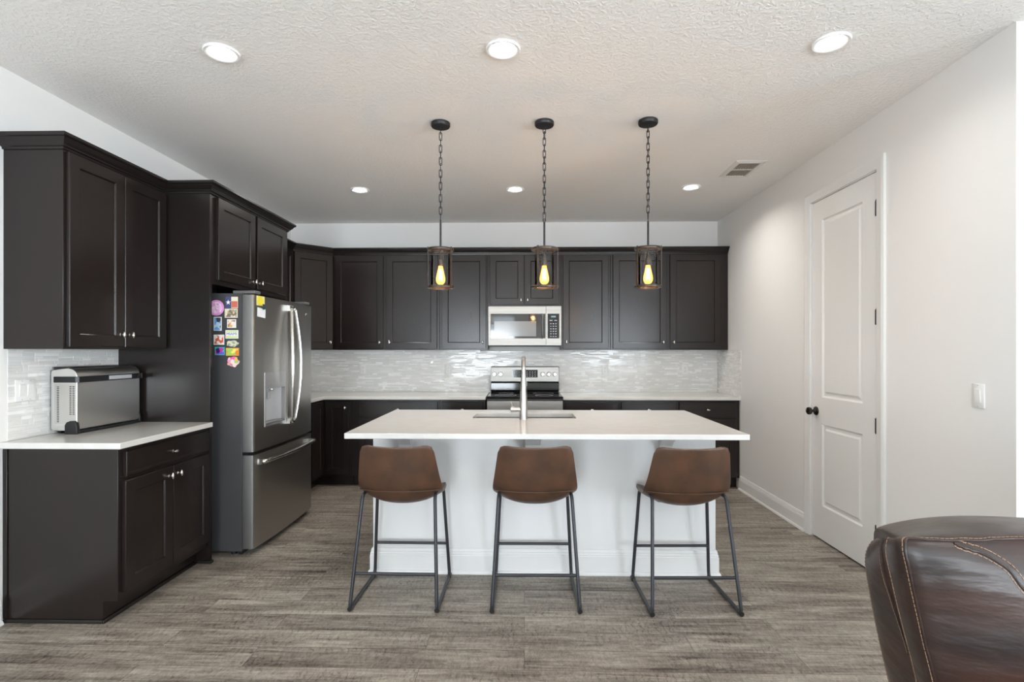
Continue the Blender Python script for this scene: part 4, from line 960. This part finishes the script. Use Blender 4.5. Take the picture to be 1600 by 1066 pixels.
# ------------------------------------------------------------------ pendants
def pendant():
    r = thing('pendant_light', '', 'pendant light', (0, 0, 0)); OFF[r] = Vector((0, 0, 0))
    z = lambda a: a - H
    bm = bmesh.new(); lathe(bm, [(.0, -.0005), (.057, -.0005), (.060, -.004), (.060, -.020), (.056, -.026), (.0, -.028)], n=40)
    obj('canopy', bm, BLACKM, r, world=False, smooth=True)
    bm = bmesh.new(); ztop, zbot = -.028, z(2.178); n = 15; p = (ztop-zbot)/n
    for k in range(n):
        zc = ztop-(k+.5)*p; L2_, w2 = p*.5+.0062, .0085; pts = []
        for q in range(16):
            a = 2*PI*q/16; u = w2*math.cos(a); v = (L2_-w2)*(1 if math.sin(a) >= 0 else -1)+w2*math.sin(a)
            ang = (PI/2 if k % 2 else 0) + .35 + .12*math.sin(k*1.7)
            pts.append((u*math.cos(ang), u*math.sin(ang), zc+v))
        tube(bm, pts, .0024, 7, closed=True)
    obj('chain', bm, BLACKM, r, world=False, smooth=True)
    bm = bmesh.new(); tube(bm, [(math.cos(a)*.009, 0, z(2.172)+math.sin(a)*.009) for a in [2*PI*k/14 for k in range(14)]], .0025, 7, closed=True)
    lathe(bm, [(.004, z(2.165)), (.0062, z(2.160)), (.0062, z(2.014)), (.012, z(2.010)), (.014, z(1.999))], n=18)
    obj('stem', bm, BLACKM, r, world=False, smooth=True)
    def hoop(z0, z1, ro=.081, ri=.064):
        bm = bmesh.new(); lathe(bm, [(ri, z0), (ro, z0), (ro+.001, z0+.002), (ro+.001, z1-.002), (ro, z1), (ri, z1), (ri, z0)], n=48, caps=False); return bm
    bm = hoop(z(1.986), z(2.000)); 
    for a in (0, PI/2): 
        c, s = math.cos(a), math.sin(a); pr = [(-.07*c-.006*s, -.07*s+.006*c), (.07*c-.006*s, .07*s+.006*c), (.07*c+.006*s, .07*s-.006*c), (-.07*c+.006*s, -.07*s-.006*c)]; prism(bm, pr, z(1.990), z(1.996))
    obj('top_ring', bm, BRONZE, r, world=False, smooth=True)
    obj('bottom_ring', hoop(z(1.752), z(1.766)), BRONZE, r, world=False, smooth=True)
    for k in range(3):
        a = math.radians(8 + 120*k); c, s = math.cos(a), math.sin(a); bm = bmesh.new()
        prism(bm, [(c*.0825-s*.006, s*.0825+c*.006), (c*.0855-s*.006, s*.0855+c*.006), (c*.0855+s*.006, s*.0855-c*.006), (c*.0825+s*.006, s*.0825-c*.006)], z(1.749), z(2.004))
        for zz in (z(1.759), z(1.993)):
            b2 = bmesh.new(); lathe(b2, [(.0055, .0856), (.0055, .0885), (.0035, .0905), (0, .091)], (0, 0, 0), n=12, axis='x'); xf(b2, Matrix.Translation((0, 0, zz)) @ Matrix.Rotation(a, 4, 'Z'))
            me = bpy.data.meshes.new('bolt'); b2.to_mesh(me); b2.free(); bm.from_mesh(me); bpy.data.meshes.remove(me)
        obj('strap', bm, BRONZE, r, world=False, smooth=True)
    bm = bmesh.new(); lathe(bm, [(.0585, z(1.757)), (.0585, z(1.985))], n=48, caps=False); obj('glass_cylinder', bm, GLASS, r, world=False, smooth=True)
    bm = bmesh.new(); lathe(bm, [(.004, z(1.989)), (.004, z(1.962)), (.011, z(1.960)), (.0125, z(1.950)), (.0125, z(1.935)), (.0175, z(1.932)), (.0185, z(1.925)), (.0175, z(1.893)), (.0150, z(1.890))], n=24)
    obj('socket', bm, BRONZE, r, world=False, smooth=True)
    bm = bmesh.new(); lathe(bm, [(.0, z(1.8895)), (.013, z(1.889)), (.0145, z(1.880)), (.021, z(1.850)), (.027, z(1.822)), (.0285, z(1.808)), (.027, z(1.795)), (.020, z(1.782)), (.010, z(1.776)), (0, z(1.7745))], n=32)
    bl = obj('bulb', bm, BULBG, r, world=False, smooth=True)
    bm = bmesh.new(); pts = []
    for k in range(7):
        a = 2*PI*k/7; rr0 = .0085
        pts += [(rr0*math.cos(a), rr0*math.sin(a), z(1.872)), (.0125*math.cos(a+.4), .0125*math.sin(a+.4), z(1.800))]
    tube(bm, pts, .0012, 6); obj('filament', bm, FIL, bl, world=False, smooth=True)
    return r
BULBG = bpy.data.materials.new('amber_lit_bulb'); nt, N, L, P = nodes(BULBG); N.remove(P)
tr = N.new('ShaderNodeBsdfTransparent'); tr.inputs[0].default_value = (1, .75, .38, 1)
em = N.new('ShaderNodeEmission'); em.inputs[0].default_value = (1.0, .40, .07, 1); em.inputs[1].default_value = 6.0
mx = N.new('ShaderNodeMixShader'); mx.inputs[0].default_value = .45
L.new(tr.outputs[0], mx.inputs[1]); L.new(em.outputs[0], mx.inputs[2]); L.new(mx.outputs[0], N['Material Output'].inputs[0])
p0 = pendant()
plabs = ['caged glass pendant light with an amber bulb, leftmost over the island', 'caged glass pendant light with an amber bulb, middle one above the faucet', 'caged glass pendant light with an amber bulb, rightmost over the island']
PEND = [(-0.522, 3.32, 1.431), (0.124, 3.32, -0.14), (0.763, 3.315, 1.38)]
for i, (x, y, a) in enumerate(PEND):
    c = p0 if i == 0 else copy_tree(p0)
    c.location = (x, y, H); c.rotation_euler = (0, 0, a); c['label'] = plabs[i]; c['category'] = 'pendant light'; c['group'] = 'pendant lights over the island'
    d = bpy.data.lights.new('pendant_bulb_light', 'POINT'); d.energy = 7.0; d.color = (1, .66, .38); d.shadow_soft_size = .012
    o = bpy.data.objects.new('pendant_bulb_light', d); COL.objects.link(o); o.location = (x, y, 1.833)

# ------------------------------------------------------------------ bar stools
def stool():
    r = thing('bar_stool', '', 'stool', (0, 0, 0)); OFF[r] = Vector((0, 0, 0))
    # local: origin on the floor at the centre, sitter faces +y; y=0 between front and rear feet
    prof = [(-.214, .860), (-.2125, .848), (-.207, .815), (-.190, .735), (-.176, .670), (-.158, .610), (-.128, .560), (-.085, .528), (-.030, .515), (.040, .514), (.110, .522), (.170, .535), (.205, .537), (.222, .525)]
    wid = [.168, .187, .199, .210, .219, .2275, .229, .226, .222, .219, .216, .212, .204, .192]
    edge = [.030, .034, .040, .046, .052, .062, .072, .074, .066, .056, .046, .034, .022, .012]
    drop = [.018, .004, 0, 0, 0, 0, 0, 0, 0, 0, 0, 0, 0]
    n = len(prof); bm = bmesh.new(); rows = []
    for i, (y, z) in enumerate(prof):
        a, b = prof[max(i-1, 0)], prof[min(i+1, n-1)]; t = Vector((0, b[0]-a[0], b[1]-a[1])).normalized()
        nv = Vector((0, -t.z, t.y))
        if nv.y < 0 and i < 6: nv = -nv
        if nv.z < 0 and i >= 6: nv = -nv
        row = []
        for k in range(-8, 9):
            u = k/8; uu = math.sin(u*PI/2*.93)/math.sin(PI/2*.93)
            p = Vector((uu*wid[i], y, z)) + nv*edge[i]*abs(uu)**2.4
            if i == 0: p.z += -.010 + .008*min(1, abs(u)*1.15)**2 - {8: .016, 7: .005}.get(abs(k), 0)
            if i == 1: p.z += -.008 + .006*min(1, abs(u)*1.15)**2 - (.006 if abs(k) == 8 else 0)
            row.append(bm.verts.new(p))
        rows.append(row)
    for a, b in zip(rows, rows[1:]): bridge(bm, a, b, closed=False)
    o = obj('seat_shell', bm, STOOLL, r, world=False, smooth=True)
    s = o.modifiers.new('thickness', 'SOLIDIFY'); s.thickness = .020; s.offset = 0
    b = o.modifiers.new('edge', 'BEVEL'); b.width = .006; b.segments = 2; b.limit_method = 'ANGLE'; b.angle_limit = math.radians(50)
    s = o.modifiers.new('subdivision', 'SUBSURF'); s.levels = 2; s.render_levels = 2
    for p in o.data.polygons: p.use_smooth = True
    # seam across the lower back
    bm = bmesh.new(); pts = []
    for k in range(-7, 8):
        u = k/8; uu = math.sin(u*PI/2*.93)/math.sin(PI/2*.93)
        pts.append((uu*.2275, -.162+.062*abs(uu)**2.4-.0115, .606 - .0 + .0*abs(u)))
    tube(bm, pts, .0028, 6); obj('welt_seam', bm, STOOLL, o, world=False, smooth=True)
    for s in (-1, 1):
        bm = bmesh.new(); R = .0095
        P = [(s*.1975, -.02, .571), (s*.1975, -.135, .582), (s*.2290, -.256, .0125), (s*.2270, .196, .0125), (s*.1975, .150, .548), (s*.1975, -.02, .5705)]
        tube(bm, fillet(P, .035, 6), R, 12)
        obj('sled_leg', bm, STOOLM, r, world=False, smooth=True)
        for y in (-.240, .180):
            bm = bmesh.new(); lathe(bm, [(.0, -.019), (.0125, -.019), (.0125, .019), (0, .019)], (s*.2285, y, .0128), n=14, axis='y')
            obj('foot_pad', bm, BLACKP, r, world=False, smooth=True)
    bm = bmesh.new(); tube(bm, [(-.2185, -.2145, .182), (.2185, -.2145, .182)], .0085, 12); obj('crossbar', bm, STOOLM, r, world=False, smooth=True)
    bm = bmesh.new(); tube(bm, [(-.2155, .1795, .206), (.2155, .1795, .206)], .0085, 12); obj('footrest', bm, STOOLM, r, world=False, smooth=True)
    for y, dz in ((.06, .006), (.13, .012)):
        bm = bmesh.new(); tube(bm, [(-.1975, y, .563-dz), (-.165, y, .533), (-.11, y, .504), (-.05, y, .4965), (.05, y, .4965), (.11, y, .504), (.165, y, .533), (.1975, y, .563-dz)], .006, 8)
        obj('seat_bracket', bm, STOOLM, r, world=False, smooth=True)
    return r
s0 = stool()
slabs = ['brown leather counter stool with black sled legs, leftmost at the island', 'brown leather counter stool with scuffed back, middle one in front of the faucet', 'brown leather counter stool with black sled legs, rightmost nearest the recliner']
for i, (x, y, a) in enumerate([(-0.681, 3.026, math.radians(-0.6)), (0.0575, 3.028, math.radians(0.6)), (0.878, 3.014, math.radians(1.5))]):
    c = s0 if i == 0 else copy_tree(s0)
    c.location = (x, y, 0); c.rotation_euler = (0, 0, a); c['label'] = slabs[i]; c['category'] = 'stool'; c['group'] = 'bar stools at the island'

# ------------------------------------------------------------------ recliner
root = thing('leather_recliner', 'dark brown leather recliner with tan stitching in the right foreground', 'armchair', (1.30, 1.15, 0))
CXR = 1.34     # centre line of the back
def lerp_poly(pts, z):
    pts = sorted(pts, key=lambda p: p[2])
    if z <= pts[0][2]:
        a, b = pts[0], pts[1]
    elif z >= pts[-1][2]: return (pts[-1][0], pts[-1][1])
    else:
        for a, b in zip(pts, pts[1:]):
            if a[2] <= z <= b[2]: break
    t = (z-a[2])/(b[2]-a[2]); t = max(t, -1.2)
    return (a[0]+(b[0]-a[0])*t, a[1]+(b[1]-a[1])*t)
SIL = [(.935, 1.42, .885), (.905, 1.42, .870), (.890, 1.42, .850), (.884, 1.42, .826), (.889, 1.42, .774), (.905, 1.42, .674), (.922, 1.42, .590), (.943, 1.42, .497), (.965, 1.40, .40)]
SM1 = [(.842, 1.275, .930), (.831, 1.272, .905), (.830, 1.27, .880), (.836, 1.27, .841), (.854, 1.27, .792), (.869, 1.27, .755), (.893, 1.26, .66), (.915, 1.25, .56), (.94, 1.25, .42)]
SM2 = [(.826, 1.235, .948), (.818, 1.235, .925), (.826, 1.24, .896), (.836, 1.24, .849), (.846, 1.24, .806), (.853, 1.24, .762), (.861, 1.24, .733), (.877, 1.24, .674), (.894, 1.24, .608), (.925, 1.24, .42)]
MAIN = [(.822, 1.175, .968), (.813, 1.165, .951), (.812, 1.16, .924), (.820, 1.16, .896), (.831, 1.16, .842), (.845, 1.16, .781), (.855, 1.16, .733), (.875, 1.16, .657), (.90, 1.16, .55), (.92, 1.16, .42)]
ZR = [.42, .50, .58, .66, .73, .79, .84, .885, .925, .955]
def half(zi, z):
    top = zi/(len(ZR)-1)
    zz = lambda P, z_: min(z_, P[0][2] if P[0][2] > P[-1][2] else P[-1][2])
    zs, z1_, z2_, zm = z*(.885/.955), z*(.930/.955), z*(.948/.955), z*(.968/.955)
    if top < .55: k = top/.55; zs = z*(1-k)+zs*k; z1_ = z*(1-k)+z1_*k; z2_ = z*(1-k)+z2_*k; zm = z*(1-k)+zm*k
    s, a, b, m = lerp_poly(SIL, zs), lerp_poly(SM1, z1_), lerp_poly(SM2, z2_), lerp_poly(MAIN, zm)
    pts = [(s[0]+.055, 1.475, zs-.004), (s[0], s[1], zs), ((s[0]+a[0])/2-.012, (s[1]+a[1])/2-.008, (zs+z1_)/2+.003), (a[0], a[1], z1_), ((a[0]+b[0])/2+.006, (a[1]+b[1])/2+.004, (z1_+z2_)/2), (b[0], b[1], z2_), ((b[0]+m[0])/2-.010, (b[1]+m[1])/2-.008, (z2_+zm)/2), (m[0], m[1], zm)]
    bul = .075*math.sin(min(1, top*1.02)*PI*.86+.25)
    for t in (.06, .16, .32, .5, .66, .82, 1.0):
        x = m[0]+(CXR-m[0])*t
        y = m[1]-bul*math.sin(min(1, t*1.5)*PI/2)-.012*min(1, t*12)
        if .60 < t < .70: y += .018
        pts.append((x, y, zm+.010*math.sin(t*PI)*top*top))
    return pts
bm = bmesh.new(); rows = []
for i, z in enumerate(ZR):
    h = half(i, z); full = h + [(2*CXR-x, y, zz) for x, y, zz in h[-2::-1]]
    rows.append([bm.verts.new(p) for p in full])
for a_, b_ in zip(rows, rows[1:]): bridge(bm, a_, b_, closed=False)
# top band: from the top seam backwards
last = [v.co.copy() for v in rows[-1]]
prev = rows[-1]; nF = len(last)
def band(dy, dz, pull):
    out = []
    for j, p in enumerate(last):
        f = min(1, max(0, (p.x-.82)/.20), max(0, (2*CXR-.82-p.x)/.20)); 
        if p.y > 1.2: f = 0.0
        tgt_y = 1.20+dy; y = p.y+(tgt_y-p.y)*(1 if p.y < tgt_y else 0)
        xm = .826+max(0, y-1.175)*.31 + max(0, -dz)*.30; xx = p.x+(CXR-p.x)*pull; xx = min(max(xx, xm), 2*CXR-xm)
        c = Vector((xx, y, p.z+dz-.004-.030*(1-f)))
        out.append(bm.verts.new(c))
    return out
for dy, dz, pull in ((.03, .004, .0), (.11, -.010, .03), (.20, -.030, .06), (.262, -.070, .10), (.285, -.20, .10), (.29, -.50, .10)):
    nr = band(dy, dz, pull); bridge(bm, prev, nr, closed=False); prev = nr
back = obj('back_cushion', bm, LEATHER, root, smooth=True, sub=3)
dg = bpy.context.evaluated_depsgraph_get(); dg.update()
ev = back.evaluated_get(dg); me_ = ev.to_mesh(); O_ = OFF[back]
bvh = BVHTree.FromPolygons([v.co+O_ for v in me_.vertices], [tuple(p.vertices) for p in me_.polygons]); ev.to_mesh_clear()
def smooth_path(pts, n=10):
    pts = [Vector(p) for p in pts]; out = []
    for i in range(len(pts)-1):
        p0_, p1_, p2_, p3_ = pts[max(i-1, 0)], pts[i], pts[i+1], pts[min(i+2, len(pts)-1)]
        for k in range(n):
            t = k/n; out.append(.5*((2*p1_)+(-p0_+p2_)*t+(2*p0_-5*p1_+4*p2_-p3_)*t*t+(-p0_+3*p1_-3*p2_+p3_)*t**3))
    out.append(pts[-1]); return out
def snap(p): 
    q = bvh.find_nearest(p); return q[0], q[1]
def seam(name, pts, welt=True, offs=(-.004, .006), ddir=None):
    sp = smooth_path(pts, 12); hit = [snap(p) for p in sp]
    if welt:
        bm = bmesh.new(); tube(bm, [h[0]+h[1]*.0002 for h in hit], .0028, 8); obj('welt', bm, LEATHER, back, smooth=True)
    # dashed thread beside the welt
    dense = smooth_path([h[0] for h in hit], 4); bm = bmesh.new()
    acc = 0; seg = []; step = .0072; gap = .0022; on = True; cnt = 0
    for off_ in offs:
        line = []
        for i, p in enumerate(dense):
            t = (dense[min(i+1, len(dense)-1)]-dense[max(i-1, 0)]).normalized(); h = snap(p); s_ = h[1].cross(t).normalized()
            h2 = snap(p+s_*off_); line.append(h2[0]+h2[1]*.0006)
        d = 0; cur = [line[0]]
        for a_, b_ in zip(line, line[1:]):
            l = (b_-a_).length; d += l
            if d % (step+gap) < step: cur.append(b_)
            else:
                if len(cur) > 1: tube(bm, cur, .0009, 5)
                cur = [b_]
        if len(cur) > 1: tube(bm, cur, .0009, 5)
    o = obj('stitching', bm, STITCH, back, label='tan double stitching'); return o
seam('s', [(p[0], p[1], p[2]) for p in MAIN], offs=(-.0055,))
seam('s', [(p[0], p[1], p[2]) for p in SM1][:7], offs=(-.005,))
seam('s', [(p[0], p[1], p[2]) for p in SM2], welt=False, offs=(0.0, ))
seam('s', [(p[0], p[1], p[2]) for p in SIL][1:], welt=False, offs=(0.0, ))
zt = .968
seam('t', [(.822, 1.175, .968), (.835, 1.17, .972), (.862, 1.155, .975), (.896, 1.145, .977), (.93, 1.14, .984), (.964, 1.14, .978), (.998, 1.14, .986), (1.039, 1.14, .989), (1.10, 1.14, .988), (1.25, 1.14, .988)], offs=(.005,))
seam('d', [(.902, 1.12, .986), (.919, 1.09, .981), (.950, 1.085, .962), (.984, 1.08, .930), (1.003, 1.08, .892), (1.022, 1.08, .862), (1.04, 1.08, .80), (1.05, 1.08, .7)], offs=(-.006, .012))
# seat, arms and base, mostly below the frame
bm = bmesh.new(); box(bm, 1.02, 1.66, .42, 1.08, .30, .47); o = obj('seat_cushion', bm, LEATHER, root, bevel=.06, seg=5)
for s in (0, 1):
    xa = .80 if s == 0 else 1.67; bm = bmesh.new(); box(bm, xa, xa+.21, .40, 1.20, .06, .62); obj('armrest', bm, LEATHER, root, bevel=.07, seg=5)
bm = bmesh.new(); box(bm, 1.02, 1.66, .44, 1.44, .05, .29); box(bm, .98, 1.70, 1.20, 1.46, .05, .42)
obj('base_frame', bm, LEATHER, root, bevel=.01)
bm = bmesh.new()
for x in (.86, 1.82):
    for y in (.46, 1.14): box(bm, x-.03, x+.03, y-.03, y+.03, .0005, .0595)
obj('foot', bm, BLACKP, root, bevel=.004)

# set real lens emission last: recessed trim catches the lamp glow
for o in list(bpy.data.objects):
    if o.type == 'EMPTY' and 'label' in o and o['label'] == '': del o['label']
